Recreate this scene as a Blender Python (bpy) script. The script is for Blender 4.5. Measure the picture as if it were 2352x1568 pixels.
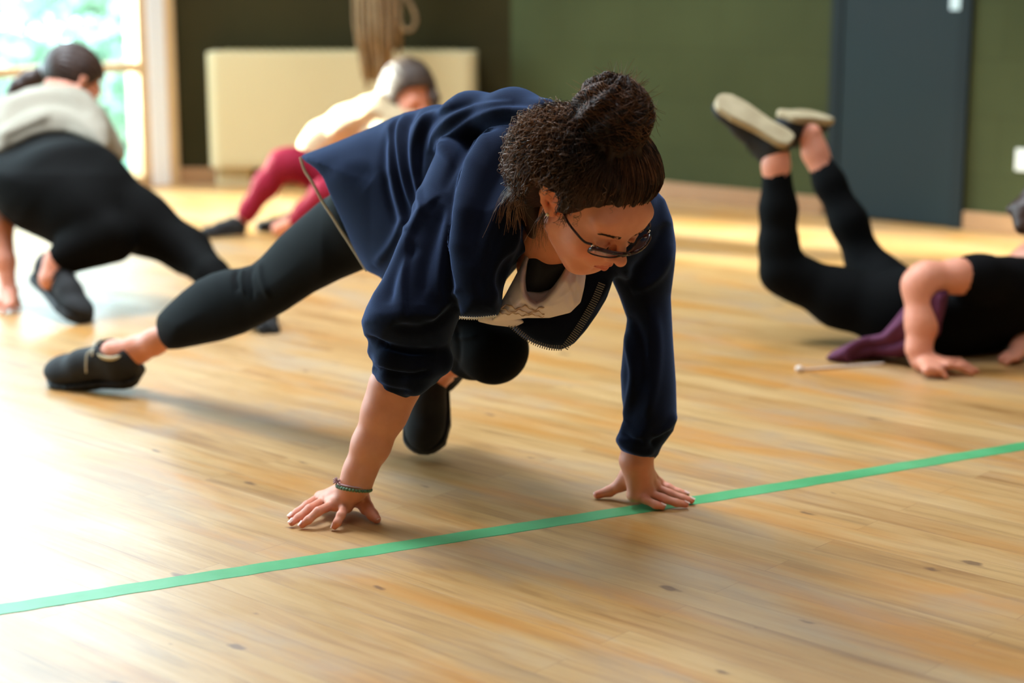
import bpy, math, random
import numpy as np
from mathutils import Vector, Matrix, noise

# ------------------------------------------------------------------ scene setup
for o in list(bpy.data.objects):
    bpy.data.objects.remove(o)
SC = bpy.context.scene
COL = SC.collection
random.seed(7)
RNG = np.random.default_rng(7)

W, H = 2352, 1568
FPX = 4000.0
CAM_H = 1.0
PITCH = math.atan(844 / FPX)
CP, SP = math.cos(PITCH), math.sin(PITCH)

cam_d = bpy.data.cameras.new('camera')
cam = bpy.data.objects.new('camera', cam_d)
COL.objects.link(cam)
cam.location = (0, 0, CAM_H)
cam.rotation_euler = (math.pi / 2 - PITCH, 0, 0)
cam_d.sensor_width = 36
cam_d.lens = FPX * 36 / W
cam_d.clip_end = 200
cam_d.dof.use_dof = True
cam_d.dof.focus_distance = 3.05
cam_d.dof.aperture_fstop = 2.0
SC.camera = cam

SC.view_settings.view_transform = 'Standard'
SC.view_settings.look = 'None'
SC.view_settings.gamma = 1
SC.view_settings.use_curve_mapping = False
SC.view_settings.exposure = -0.48
SC.cycles.max_bounces = 8
SC.cycles.diffuse_bounces = 5
SC.cycles.transparent_max_bounces = 12
SC.cycles.sample_clamp_indirect = 6
SC.cycles.use_denoising = True
SC.cycles.caustics_reflective = False
SC.cycles.caustics_refractive = False

def s2l(c):
    c = c / 255.0
    return c / 12.92 if c <= 0.04045 else ((c + 0.055) / 1.055) ** 2.4
def rgb(r, g, b):
    return (s2l(r), s2l(g), s2l(b), 1)

# daylight: bright hazy sky
world = bpy.data.worlds.new('sky')
SC.world = world
world.use_nodes = True
wn = world.node_tree
wn.nodes['Background'].inputs[0].default_value = (0.68, 0.83, 1.0, 1)
wn.nodes['Background'].inputs[1].default_value = 15.0

# low sun that reaches in through the first window only
SUN_DIR = Vector((0.90, -0.42, -0.22)).normalized()
sun_d = bpy.data.lights.new('sun_shaft', 'AREA')
sun = bpy.data.objects.new('sun_shaft', sun_d)
COL.objects.link(sun)
sun_d.shape = 'RECTANGLE'; sun_d.size = 1.05; sun_d.size_y = 1.0
sun_d.energy = 125.0
sun_d.color = (1.0, 0.96, 0.88)
sun_d.spread = math.radians(10)
sun.location = Vector((-2.13, 8.0, 0.72)) - SUN_DIR * 4.0
sun.rotation_euler = SUN_DIR.to_track_quat('-Z', 'Y').to_euler()

# room frame: boards and the door wall run along RU, the window wall along WU
RU = Vector((0.744, -0.669, 0)).normalized()
WU = Vector((-0.669, -0.744, 0)).normalized()
CORNER = Vector((-0.03, 8.57, 0))          # dark wall meets door wall
W0 = Vector((-1.66, 8.34, 0))              # dark wall meets window wall
WIN_L, WIN_H = 6.35, 3.3
ROOM_H = 4.2

def area(name, loc, direction, sx, sy, power, color, portal=False):
    d = bpy.data.lights.new(name, 'AREA')
    d.shape = 'RECTANGLE'; d.size = sx; d.size_y = sy; d.energy = power; d.color = color
    o = bpy.data.objects.new(name, d); COL.objects.link(o)
    o.location = loc
    o.rotation_euler = Vector(direction).to_track_quat('-Z', 'Z').to_euler()
    if portal: d.cycles.is_portal = True
    return o
WN = Vector((0.744, -0.669, 0))            # window wall normal, into the room
area('window_portal', W0 + WU * (WIN_L / 2) - WN * 0.12 + Vector((0, 0, WIN_H / 2)), WN, WIN_L, WIN_H, 1, (1, 1, 1), True)
# unseen lamps added for warm fill, above and behind the camera and dancers
FILL_LAMPS = [(0.2, 1.2), (2.6, 1.6), (1.2, 4.0), (3.3, 3.6), (-0.6, -1.2)]

# ------------------------------------------------------------------ picture <-> place
def P(px, py, D):
    """point at forward distance D (world Y) that the camera sees at px,py"""
    u = (px - W / 2) / FPX; v = -(py - H / 2) / FPX
    dy = CP + v * SP; dz = -SP + v * CP
    return Vector((u / dy * D, D, CAM_H + dz / dy * D))
def PZ(px, py, z):
    u = (px - W / 2) / FPX; v = -(py - H / 2) / FPX
    dy = CP + v * SP; dz = -SP + v * CP
    t = (z - CAM_H) / dz
    return Vector((u * t, dy * t, z))
def PX(r, D):
    return r * D / FPX
def A3(v): return np.array(v, dtype=np.float32)

# ------------------------------------------------------------------ materials
MATS = {}
def pbsdf(name, color=(0.5, 0.5, 0.5, 1), rough=0.6, metallic=0, spec=0.5, sheen=0, sss=0, bump=None, colnoise=None, transmission=0, ior=1.45):
    """bump=(scale,strength,distance); colnoise=(scale,color2,detail)"""
    if name in MATS: return MATS[name]
    m = bpy.data.materials.new(name); m.use_nodes = True
    nt = m.node_tree; b = nt.nodes['Principled BSDF']
    b.inputs['Base Color'].default_value = color
    b.inputs['Roughness'].default_value = rough
    b.inputs['Metallic'].default_value = metallic
    b.inputs['Specular IOR Level'].default_value = spec
    b.inputs['IOR'].default_value = ior
    b.inputs['Transmission Weight'].default_value = transmission
    if sheen:
        b.inputs['Sheen Weight'].default_value = sheen
        b.inputs['Sheen Roughness'].default_value = 0.45
    if sss:
        b.inputs['Subsurface Weight'].default_value = sss
        b.inputs['Subsurface Radius'].default_value = (1.0, 0.3, 0.15)
        b.inputs['Subsurface Scale'].default_value = 0.012
    tc = nt.nodes.new('ShaderNodeTexCoord')
    if bump:
        n = nt.nodes.new('ShaderNodeTexNoise'); n.inputs['Scale'].default_value = bump[0]; n.inputs['Detail'].default_value = 4
        nt.links.new(tc.outputs['Object'], n.inputs['Vector'])
        bp = nt.nodes.new('ShaderNodeBump'); bp.inputs['Strength'].default_value = bump[1]; bp.inputs['Distance'].default_value = bump[2]
        nt.links.new(n.outputs['Fac'], bp.inputs['Height']); nt.links.new(bp.outputs['Normal'], b.inputs['Normal'])
    if colnoise:
        n = nt.nodes.new('ShaderNodeTexNoise'); n.inputs['Scale'].default_value = colnoise[0]
        n.inputs['Detail'].default_value = colnoise[2] if len(colnoise) > 2 else 3
        nt.links.new(tc.outputs['Object'], n.inputs['Vector'])
        r = nt.nodes.new('ShaderNodeValToRGB')
        r.color_ramp.elements[0].position = 0.35; r.color_ramp.elements[0].color = color
        r.color_ramp.elements[1].position = 0.65; r.color_ramp.elements[1].color = colnoise[1]
        nt.links.new(n.outputs['Fac'], r.inputs['Fac']); nt.links.new(r.outputs['Color'], b.inputs['Base Color'])
    MATS[name] = m
    return m

# ------------------------------------------------------------------ object helpers
def tag(o, label=None, cat=None, group=None, kind=None):
    if label: o['label'] = label
    if cat: o['category'] = cat
    if group: o['group'] = group
    if kind: o['kind'] = kind
    return o
def empty(name, loc, label=None, cat=None, group=None):
    o = bpy.data.objects.new(name, None); COL.objects.link(o)
    o.location = loc; o.empty_display_size = 0.1
    return tag(o, label, cat, group)
def adopt(o, parent):
    """parent without moving; roots only translate"""
    o.parent = parent
    r = parent; off = Vector(parent.location)
    while r.parent: r = r.parent; off = off + Vector(r.location)
    o.location = Vector(o.location) - off
    return o
def link_mesh(name, verts, faces, mat=None, parent=None, smooth=True, tris=None):
    me = bpy.data.meshes.new(name)
    verts = np.asarray(verts, dtype=np.float32)
    if isinstance(faces, np.ndarray):
        n = faces.shape[1]
        me.vertices.add(len(verts)); me.vertices.foreach_set('co', verts.ravel())
        me.loops.add(faces.size); me.loops.foreach_set('vertex_index', faces.ravel().astype(np.int32))
        me.polygons.add(len(faces)); me.polygons.foreach_set('loop_start', np.arange(0, faces.size, n, dtype=np.int32))
        me.update(calc_edges=True); me.validate()
    else:
        me.from_pydata([tuple(map(float, v)) for v in verts], [], faces); me.update()
    if smooth: me.polygons.foreach_set('use_smooth', np.ones(len(me.polygons), dtype=bool))
    if mat: me.materials.append(mat)
    o = bpy.data.objects.new(name, me); COL.objects.link(o)
    if parent: adopt(o, parent)
    return o

class MB:
    """collects simple solids into one mesh"""
    def __init__(s): s.v = []; s.f = []
    def add(s, vs, fs):
        n = len(s.v); s.v += [tuple(v) for v in vs]; s.f += [tuple(n + i for i in f) for f in fs]; return s
    def box(s, o, ax, ay, az):
        o = Vector(o); ax = Vector(ax); ay = Vector(ay); az = Vector(az)
        vs = [o + ax * i + ay * j + az * k for k in (0, 1) for j in (0, 1) for i in (0, 1)]
        fs = [(0, 2, 3, 1), (4, 5, 7, 6), (0, 1, 5, 4), (2, 6, 7, 3), (0, 4, 6, 2), (1, 3, 7, 5)]
        return s.add(vs, fs)
    def tube(s, pts, rad, n=8, caps=True):
        pts = [Vector(p) for p in pts]
        if not hasattr(rad, '__len__'): rad = [rad] * len(pts)
        base = len(s.v); up = None
        for i, p in enumerate(pts):
            t = (pts[min(i + 1, len(pts) - 1)] - pts[max(i - 1, 0)]).normalized()
            if up is None: up = t.orthogonal().normalized()
            up = (up - t * up.dot(t)).normalized(); sd = t.cross(up)
            for k in range(n):
                a = 2 * math.pi * k / n
                s.v.append(tuple(p + (up * math.cos(a) + sd * math.sin(a)) * rad[i]))
        for i in range(len(pts) - 1):
            for k in range(n):
                a = base + i * n + k; b = base + i * n + (k + 1) % n
                s.f.append((a, b, b + n, a + n))
        if caps:
            s.f.append(tuple(base + k for k in range(n))[::-1])
            s.f.append(tuple(base + (len(pts) - 1) * n + k for k in range(n)))
        return s
    def build(s, name, mat, parent=None, smooth=False, bevel=0):
        o = link_mesh(name, s.v, s.f, mat, parent, smooth)
        if bevel:
            m = o.modifiers.new('bevel', 'BEVEL'); m.width = bevel; m.segments = 3; m.limit_method = 'ANGLE'
        return o

# ------------------------------------------------------------------ signed-distance sculpting
def smin(a, b, k):
    if k <= 0: return np.minimum(a, b)
    h = np.maximum(k - np.abs(a - b), 0) / k
    return np.minimum(a, b) - h * h * k * 0.25
def smax(a, b, k): return -smin(-a, -b, k)

class Sculpt:
    def __init__(s): s.ops = []
    # every primitive: (bbox_min, bbox_max, fn(X,Y,Z)->d, k, mode)
    def _add(s, lo, hi, fn, k, mode): s.ops.append((np.array(lo), np.array(hi), fn, k, mode)); return s
    def cone(s, a, b, ra, rb, k=0.02, flat=1.0, N=None, mode='u'):
        a = A3(a); b = A3(b); r = max(ra, rb) * max(flat, 1)
        lo = np.minimum(a, b) - r; hi = np.maximum(a, b) + r
        Nv = None if N is None else A3(Vector(N).normalized())
        def fn(X, Y, Z):
            ab = b - a; L = float(ab @ ab) + 1e-12
            dx, dy, dz = X - a[0], Y - a[1], Z - a[2]
            t = np.clip((dx * ab[0] + dy * ab[1] + dz * ab[2]) / L, 0, 1)
            qx, qy, qz = dx - t * ab[0], dy - t * ab[1], dz - t * ab[2]
            d2 = qx * qx + qy * qy + qz * qz
            if Nv is not None:
                q = qx * Nv[0] + qy * Nv[1] + qz * Nv[2]
                d2 = d2 + (1 / flat ** 2 - 1) * q * q
            return np.sqrt(np.maximum(d2, 1e-12)) - (ra + (rb - ra) * t)
        return s._add(lo, hi, fn, k, mode)
    def path(s, pts, k=0.015, flat=1.0, N=None):
        """pts: list of (Vector, r)"""
        for (a, ra), (b, rb) in zip(pts[:-1], pts[1:]): s.cone(a, b, ra, rb, k, flat, N)
        return s
    def ell(s, c, R, r, k=0.02, mode='u'):
        """R: 3 axis vectors (rows) , r: radii"""
        c = A3(c); Rm = np.array([tuple(v) for v in R], dtype=np.float32); rr = np.array(r, dtype=np.float32)
        m = float(rr.max()); lo = c - m; hi = c + m; rm = float(rr.min())
        def fn(X, Y, Z):
            dx, dy, dz = X - c[0], Y - c[1], Z - c[2]
            q = [(dx * Rm[i][0] + dy * Rm[i][1] + dz * Rm[i][2]) for i in range(3)]
            k0 = np.sqrt(sum((q[i] / rr[i]) ** 2 for i in range(3)) + 1e-9)
            k1 = np.sqrt(sum((q[i] / rr[i] ** 2) ** 2 for i in range(3)) + 1e-9)
            return k0 * (k0 - 1.0) / k1
        return s._add(lo, hi, fn, k, mode)
    def slab(s, outline, D, R, T, k=0.02, mode='u'):
        """cushion whose outline seen from the hall side follows `outline`; D number or f(px,py); R edge rounding, T half thickness"""
        Df = D if callable(D) else (lambda px, py: D + 0 * px)
        ol = np.array(outline, dtype=np.float32)
        pts = []
        for (x, y) in outline:
            d = float(Df(np.float32(x), np.float32(y)))
            pts += [P(x, y, d - T), P(x, y, d + T)]
        pa = np.array([tuple(p) for p in pts]); lo = pa.min(0); hi = pa.max(0)
        def fn(X, Y, Z):
            Zr = Z - CAM_H
            dep = Y * CP - Zr * SP; upc = Y * SP + Zr * CP
            px = X / dep * FPX + W / 2; py = H / 2 - upc / dep * FPX
            shp = px.shape; x = px.ravel(); y = py.ravel()
            best = np.full(x.shape, 1e9, dtype=np.float32); inside = np.zeros(x.shape, dtype=bool)
            n = len(ol)
            for i in range(n):
                ax, ay = ol[i]; bx, by = ol[(i + 1) % n]
                ex, ey = bx - ax, by - ay; wx, wy = x - ax, y - ay
                t = np.clip((wx * ex + wy * ey) / (ex * ex + ey * ey + 1e-9), 0, 1)
                d2 = (wx - ex * t) ** 2 + (wy - ey * t) ** 2
                best = np.minimum(best, d2)
                c1 = (ay > y) != (by > y)
                xc = ex * (y - ay) / (ey if abs(ey) > 1e-6 else 1e-6) + ax
                inside ^= (c1 & (x < xc))
            sd = np.sqrt(best); sd[inside] *= -1
            sd = sd.reshape(shp) * (dep / FPX)
            dz = (Y - Df(px, py)) * (R / T)
            q = np.maximum(sd + R, 0)
            return (np.sqrt(q * q + dz * dz) - R) * min(1.0, T / R)
        return s._add(lo, hi, fn, k, mode)
    def custom(s, lo, hi, fn, k=0.01, mode='u'): return s._add(lo, hi, fn, k, mode)
    def mesh(s, h):
        lo = np.min([o[0] for o in s.ops if o[4] == 'u'], axis=0) - 3 * h
        hi = np.max([o[1] for o in s.ops if o[4] == 'u'], axis=0) + 3 * h
        n = np.ceil((hi - lo) / h).astype(int) + 1
        F = np.full(tuple(n), 0.5, dtype=np.float32)
        ax = [(lo[i] + h * np.arange(n[i])).astype(np.float32) for i in range(3)]
        for blo, bhi, fn, k, mode in s.ops:
            m = k + 2.5 * h
            i0 = [max(0, int((blo[i] - m - lo[i]) / h)) for i in range(3)]
            i1 = [min(n[i], int((bhi[i] + m - lo[i]) / h) + 2) for i in range(3)]
            if any(i1[i] <= i0[i] for i in range(3)): continue
            sl = tuple(slice(i0[i], i1[i]) for i in range(3))
            X = ax[0][sl[0]][:, None, None]; Y = ax[1][sl[1]][None, :, None]; Z = ax[2][sl[2]][None, None, :]
            X, Y, Z = np.broadcast_arrays(X, Y, Z)
            d = fn(X, Y, Z)
            if mode == 'u': F[sl] = smin(F[sl], d, k)
            elif mode == 'cut': F[sl] = smax(F[sl], -d, k)
        return surface_nets(F, lo, h)

def surface_nets(F, lo, h):
    nx, ny, nz = F.shape
    S = F < 0
    c = [(i, j, k) for i in (0, 1) for j in (0, 1) for k in (0, 1)]
    def sub(A, i, j, k): return A[i:nx - 1 + i, j:ny - 1 + j, k:nz - 1 + k]
    cnt = np.zeros((nx - 1, ny - 1, nz - 1), dtype=np.int8)
    for t in c: cnt += sub(S, *t)
    act = (cnt > 0) & (cnt < 8)
    idx = np.full(act.shape, -1, dtype=np.int64)
    ci, cj, ck = np.nonzero(act)
    idx[ci, cj, ck] = np.arange(len(ci))
    acc = np.zeros((len(ci), 3)); num = np.zeros(len(ci))
    vals = {t: F[ci + t[0], cj + t[1], ck + t[2]] for t in c}
    for a in c:
        for axis in range(3):
            if a[axis] == 0:
                b = list(a); b[axis] = 1; b = tuple(b)
                va, vb = vals[a], vals[b]
                m = (va < 0) != (vb < 0)
                t = np.where(m, va / np.where(m, va - vb, 1), 0)
                p = np.zeros((len(ci), 3)); p[:] = a; p[:, axis] += t
                acc += p * m[:, None]; num += m
    V = acc / num[:, None] + np.stack([ci, cj, ck], 1)
    V = V * h + lo
    quads = []
    for axis in range(3):
        o1, o2 = [(1, 2), (2, 0), (0, 1)][axis]
        sa = [slice(0, d) for d in F.shape]; sb = [slice(0, d) for d in F.shape]
        sa[axis] = slice(0, F.shape[axis] - 1); sb[axis] = slice(1, F.shape[axis])
        A = S[tuple(sa)]; B = S[tuple(sb)]
        e = A != B
        ei = np.stack(np.nonzero(e), 1)
        ok = (ei[:, o1] > 0) & (ei[:, o2] > 0) & (ei[:, o1] < F.shape[o1] - 1) & (ei[:, o2] < F.shape[o2] - 1)
        ei = ei[ok]
        flip = A[tuple(ei.T)]
        def cell(d1, d2):
            q = ei.copy(); q[:, o1] -= d1; q[:, o2] -= d2
            return idx[q[:, 0], q[:, 1], q[:, 2]]
        q = np.stack([cell(1, 1), cell(0, 1), cell(0, 0), cell(1, 0)], 1)
        q[~flip] = q[~flip][:, ::-1]
        quads.append(q)
    return V.astype(np.float32), np.concatenate(quads).astype(np.int32)

def project(V):
    Zr = V[:, 2] - CAM_H
    dep = V[:, 1] * CP - Zr * SP; upc = V[:, 1] * SP + Zr * CP
    return np.stack([V[:, 0] / dep * FPX + W / 2, H / 2 - upc / dep * FPX], 1)
def vnormals(V, Q):
    n = np.cross(V[Q[:, 2]] - V[Q[:, 0]], V[Q[:, 3]] - V[Q[:, 1]])
    N = np.zeros_like(V)
    for i in range(4): np.add.at(N, Q[:, i], n)
    return N / (np.linalg.norm(N, axis=1, keepdims=True) + 1e-12)
def relax(V, Q, it=2, lam=0.5):
    e = np.concatenate([Q[:, [0, 1]], Q[:, [1, 2]], Q[:, [2, 3]], Q[:, [3, 0]]])
    deg = np.bincount(e[:, 0], minlength=len(V)) + np.bincount(e[:, 1], minlength=len(V))
    for _ in range(it):
        s = np.zeros_like(V)
        for ax in range(3):
            s[:, ax] = np.bincount(e[:, 0], V[e[:, 1], ax], len(V)) + np.bincount(e[:, 1], V[e[:, 0], ax], len(V))
        V = V + lam * (s / np.maximum(deg, 1)[:, None] - V)
    return V
def folds(V, Q, lines, facing=True):
    """raise or sink cloth along lines drawn over the camera-side surface: (points, width_px, amp_m, asym)"""
    N = vnormals(V, Q); p = project(V)
    view = V - np.array([0, 0, CAM_H]); view /= np.linalg.norm(view, axis=1, keepdims=True)
    w = np.clip(-(N * view).sum(1) * 2.5 + 0.3, 0, 1) if facing else np.ones(len(V))
    disp = np.zeros(len(V))
    for pts, wd, amp, asym in lines:
        pts = catmull(pts, 6)
        best = np.full(len(V), 1e9); sgn = np.zeros(len(V)); tt = np.zeros(len(V))
        n = len(pts) - 1
        for i in range(n):
            a = pts[i]; e = pts[i + 1] - a; wv = p - a
            t = np.clip((wv @ e) / (e @ e + 1e-9), 0, 1)
            dd = wv - t[:, None] * e
            d = np.hypot(dd[:, 0], dd[:, 1]); m = d < best
            best[m] = d[m]; sgn[m] = np.sign(e[0] * wv[m, 1] - e[1] * wv[m, 0]); tt[m] = (i + t[m]) / n
        x = best / wd
        wa = np.where(sgn > 0, x * (1 + asym), x * (1 - asym))
        prof = np.exp(-wa * wa * 1.6)
        fade = np.clip(np.minimum(tt, 1 - tt) * 6, 0, 1) ** 0.7
        disp += amp * prof * fade
    return V + N * (disp * w)[:, None]
def catmull(pts, n=6):
    pts = [np.array(p, dtype=float) for p in pts]
    if len(pts) < 3:
        return np.array([pts[0] + (pts[-1] - pts[0]) * t for t in np.linspace(0, 1, n)])
    q = [2 * pts[0] - pts[1]] + pts + [2 * pts[-1] - pts[-2]]
    out = []
    for i in range(1, len(q) - 2):
        for t in np.linspace(0, 1, n, endpoint=False):
            out.append(0.5 * ((2 * q[i]) + (-q[i - 1] + q[i + 1]) * t + (2 * q[i - 1] - 5 * q[i] + 4 * q[i + 1] - q[i + 2]) * t * t + (-q[i - 1] + 3 * q[i] - 3 * q[i + 1] + q[i + 2]) * t ** 3))
    out.append(pts[-1])
    return np.array(out)
def spline3(pts, n=6): return [Vector(p) for p in catmull([tuple(p) for p in pts], n)]

# ================================================================== ROOM
CORNER = PZ(1172, 417, 0); W0 = PZ(398, 420, 0)
def nodes(name):
    m = bpy.data.materials.new(name); m.use_nodes = True
    return m, m.node_tree, m.node_tree.nodes['Principled BSDF']
def add(nt, kind, **kw):
    n = nt.nodes.new(kind)
    for k, v in kw.items():
        if k.startswith('i_'): n.inputs[k[2:].replace('_', ' ')].default_value = v
        else: setattr(n, k, v)
    return n
def ramp(nt, fac, stops):
    r = nt.nodes.new('ShaderNodeValToRGB')
    while len(r.color_ramp.elements) < len(stops): r.color_ramp.elements.new(0.5)
    for e, (p, c) in zip(r.color_ramp.elements, stops): e.position = p; e.color = c
    nt.links.new(fac, r.inputs['Fac']); return r.outputs['Color']
def mixc(nt, fac, a, b, mode='MIX'):
    m = nt.nodes.new('ShaderNodeMix'); m.data_type = 'RGBA'; m.blend_type = mode
    if isinstance(fac, (int, float)): m.inputs[0].default_value = fac
    else: nt.links.new(fac, m.inputs[0])
    for s, v in ((6, a), (7, b)):
        if isinstance(v, tuple): m.inputs[s].default_value = v
        else: nt.links.new(v, m.inputs[s])
    return m.outputs[2]
def mathn(nt, op, a, b=None):
    m = nt.nodes.new('ShaderNodeMath'); m.operation = op
    for s, v in ((0, a), (1, b)):
        if v is None: continue
        if isinstance(v, (int, float)): m.inputs[s].default_value = v
        else: nt.links.new(v, m.inputs[s])
    return m.outputs[0]

def floor_material():
    m, nt, b = nodes('worn_maple_boards')
    L = nt.links.new
    tc = add(nt, 'ShaderNodeTexCoord')
    mp = add(nt, 'ShaderNodeMapping')
    ang = math.atan2(RU.y, RU.x)
    mp.inputs['Rotation'].default_value = (0, 0, -ang)
    mp.vector_type = 'POINT'
    L(tc.outputs['Object'], mp.inputs['Vector'])
    # boards
    br = add(nt, 'ShaderNodeTexBrick', offset=0.37, offset_frequency=2)
    br.inputs['Scale'].default_value = 1.0
    br.inputs['Brick Width'].default_value = 1.15
    br.inputs['Row Height'].default_value = 0.075
    br.inputs['Mortar Size'].default_value = 0.0009
    br.inputs['Mortar Smooth'].default_value = 0.3
    br.inputs['Bias'].default_value = 0.0
    br.inputs['Color1'].default_value = (0, 0, 0, 1); br.inputs['Color2'].default_value = (1, 1, 1, 1)
    br.inputs['Mortar'].default_value = (0.5, 0.5, 0.5, 1)
    L(mp.outputs[0], br.inputs['Vector'])
    # grain stretched along the boards
    st = add(nt, 'ShaderNodeMapping'); st.inputs['Scale'].default_value = (1.3, 16, 1)
    L(mp.outputs[0], st.inputs['Vector'])
    # shift the grain per board
    sh = add(nt, 'ShaderNodeVectorMath', operation='ADD')
    cm = add(nt, 'ShaderNodeVectorMath', operation='SCALE'); cm.inputs['Scale'].default_value = 7.0
    L(br.outputs['Color'], cm.inputs[0]); L(st.outputs[0], sh.inputs[0]); L(cm.outputs[0], sh.inputs[1])
    g = add(nt, 'ShaderNodeTexNoise', i_Scale=2.0, i_Detail=7.0, i_Roughness=0.62, i_Distortion=0.6)
    L(sh.outputs[0], g.inputs['Vector'])
    # broad tone between boards
    base = ramp(nt, br.outputs['Color'], [(0.0, rgb(164, 117, 62)), (0.45, rgb(182, 137, 80)), (1.0, rgb(196, 158, 104))])
    grain = ramp(nt, g.outputs['Fac'], [(0.30, rgb(124, 80, 38)), (0.5, rgb(184, 140, 84)), (0.72, rgb(204, 168, 116))])
    col = mixc(nt, 0.55, base, grain)
    # amber streaks of old varnish
    s2 = add(nt, 'ShaderNodeMapping'); s2.inputs['Scale'].default_value = (0.9, 7, 1)
    L(mp.outputs[0], s2.inputs['Vector'])
    v = add(nt, 'ShaderNodeTexNoise', i_Scale=1.15, i_Detail=4.0, i_Roughness=0.55)
    L(s2.outputs[0], v.inputs['Vector'])
    vf = ramp(nt, v.outputs['Fac'], [(0.50, (0, 0, 0, 1)), (0.68, (1, 1, 1, 1))])
    vfm = mathn(nt, 'MULTIPLY', vf, 0.75)
    col = mixc(nt, vfm, col, rgb(190, 122, 34))
    # grey scuffed wear in blotches
    w = add(nt, 'ShaderNodeTexNoise', i_Scale=1.9, i_Detail=5.0, i_Roughness=0.6, i_Distortion=0.4)
    s3 = add(nt, 'ShaderNodeMapping'); s3.inputs['Scale'].default_value = (1.0, 2.2, 1); s3.inputs['Location'].default_value = (3.3, 1.7, 0)
    L(mp.outputs[0], s3.inputs['Vector']); L(s3.outputs[0], w.inputs['Vector'])
    wf = ramp(nt, w.outputs['Fac'], [(0.50, (0, 0, 0, 1)), (0.66, (1, 1, 1, 1))])
    wfm = mathn(nt, 'MULTIPLY', wf, 0.5)
    col = mixc(nt, wfm, col, rgb(150, 130, 108))
    # knots and dents
    vo = add(nt, 'ShaderNodeTexVoronoi', voronoi_dimensions='2D', i_Scale=1.0)
    s4 = add(nt, 'ShaderNodeMapping'); s4.inputs['Scale'].default_value = (3.1, 7.2, 1)
    L(mp.outputs[0], s4.inputs['Vector'])
    nz = add(nt, 'ShaderNodeTexNoise', i_Scale=26.0, i_Detail=2.0)
    L(mp.outputs[0], nz.inputs['Vector'])
    wob = add(nt, 'ShaderNodeVectorMath', operation='SCALE'); wob.inputs['Scale'].default_value = 0.16
    L(nz.outputs['Color'], wob.inputs[0])
    sm = add(nt, 'ShaderNodeVectorMath', operation='ADD'); L(s4.outputs[0], sm.inputs[0]); L(wob.outputs[0], sm.inputs[1])
    L(sm.outputs[0], vo.inputs['Vector'])
    sel = add(nt, 'ShaderNodeSeparateColor'); L(vo.outputs['Color'], sel.inputs[0])
    rad = mathn(nt, 'MULTIPLY', mathn(nt, 'MAXIMUM', mathn(nt, 'SUBTRACT', sel.outputs[0], 0.50), 0.0), 0.17)
    kn = mathn(nt, 'LESS_THAN', vo.outputs['Distance'], rad)
    kd = mathn(nt, 'SUBTRACT', rad, vo.outputs['Distance'])
    kf = mathn(nt, 'MINIMUM', mathn(nt, 'MAXIMUM', mathn(nt, 'MULTIPLY', kd, 22.0), 0.0), 0.75)
    col = mixc(nt, kf, col, rgb(92, 56, 34))
    # seams
    sf = mathn(nt, 'MULTIPLY', br.outputs['Fac'], 0.35)
    col = mixc(nt, sf, col, rgb(120, 78, 40))
    L(col, b.inputs['Base Color'])
    rr = ramp(nt, w.outputs['Fac'], [(0.35, (0.32, 0.32, 0.32, 1)), (0.7, (0.48, 0.48, 0.48, 1))])
    L(rr, b.inputs['Roughness'])
    b.inputs['Specular IOR Level'].default_value = 1.0
    bp = add(nt, 'ShaderNodeBump'); bp.inputs['Strength'].default_value = 0.25; bp.inputs['Distance'].default_value = 0.002
    hh = mathn(nt, 'SUBTRACT', g.outputs['Fac'], br.outputs['Fac'])
    L(hh, bp.inputs['Height']); L(bp.outputs['Normal'], b.inputs['Normal'])
    return m

def wall_material(name, c1, c2, ax, mortar=0.0035):
    """painted concrete blocks; ax = direction the wall runs"""
    m, nt, b = nodes(name); L = nt.links.new
    tc = add(nt, 'ShaderNodeTexCoord')
    dot = add(nt, 'ShaderNodeVectorMath', operation='DOT_PRODUCT'); dot.inputs[1].default_value = tuple(ax)
    L(tc.outputs['Object'], dot.inputs[0])
    sp = add(nt, 'ShaderNodeSeparateXYZ'); L(tc.outputs['Object'], sp.inputs[0])
    cb = add(nt, 'ShaderNodeCombineXYZ'); L(dot.outputs['Value'], cb.inputs[0]); L(sp.outputs[2], cb.inputs[1])
    br = add(nt, 'ShaderNodeTexBrick', offset=0.5)
    for k, v in (('Scale', 1.0), ('Brick Width', 0.45), ('Row Height', 0.225), ('Mortar Size', mortar), ('Mortar Smooth', 0.8)):
        br.inputs[k].default_value = v
    br.inputs['Color1'].default_value = c1; br.inputs['Color2'].default_value = c2
    br.inputs['Mortar'].default_value = tuple(x * 0.78 for x in c1[:3]) + (1,)
    L(cb.outputs[0], br.inputs['Vector'])
    n = add(nt, 'ShaderNodeTexNoise', i_Scale=2.0, i_Detail=4.0); L(tc.outputs['Object'], n.inputs['Vector'])
    f = ramp(nt, n.outputs['Fac'], [(0.3, (0.85, 0.85, 0.85, 1)), (0.7, (1.1, 1.1, 1.1, 1))])
    L(mixc(nt, 1.0, br.outputs['Color'], f, 'MULTIPLY'), b.inputs['Base Color'])
    b.inputs['Roughness'].default_value = 0.8
    b.inputs['Specular IOR Level'].default_value = 0.12
    bp = add(nt, 'ShaderNodeBump', invert=True); bp.inputs['Strength'].default_value = 0.4; bp.inputs['Distance'].default_value = 0.004
    L(br.outputs['Fac'], bp.inputs['Height']); L(bp.outputs['Normal'], b.inputs['Normal'])
    return m

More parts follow.
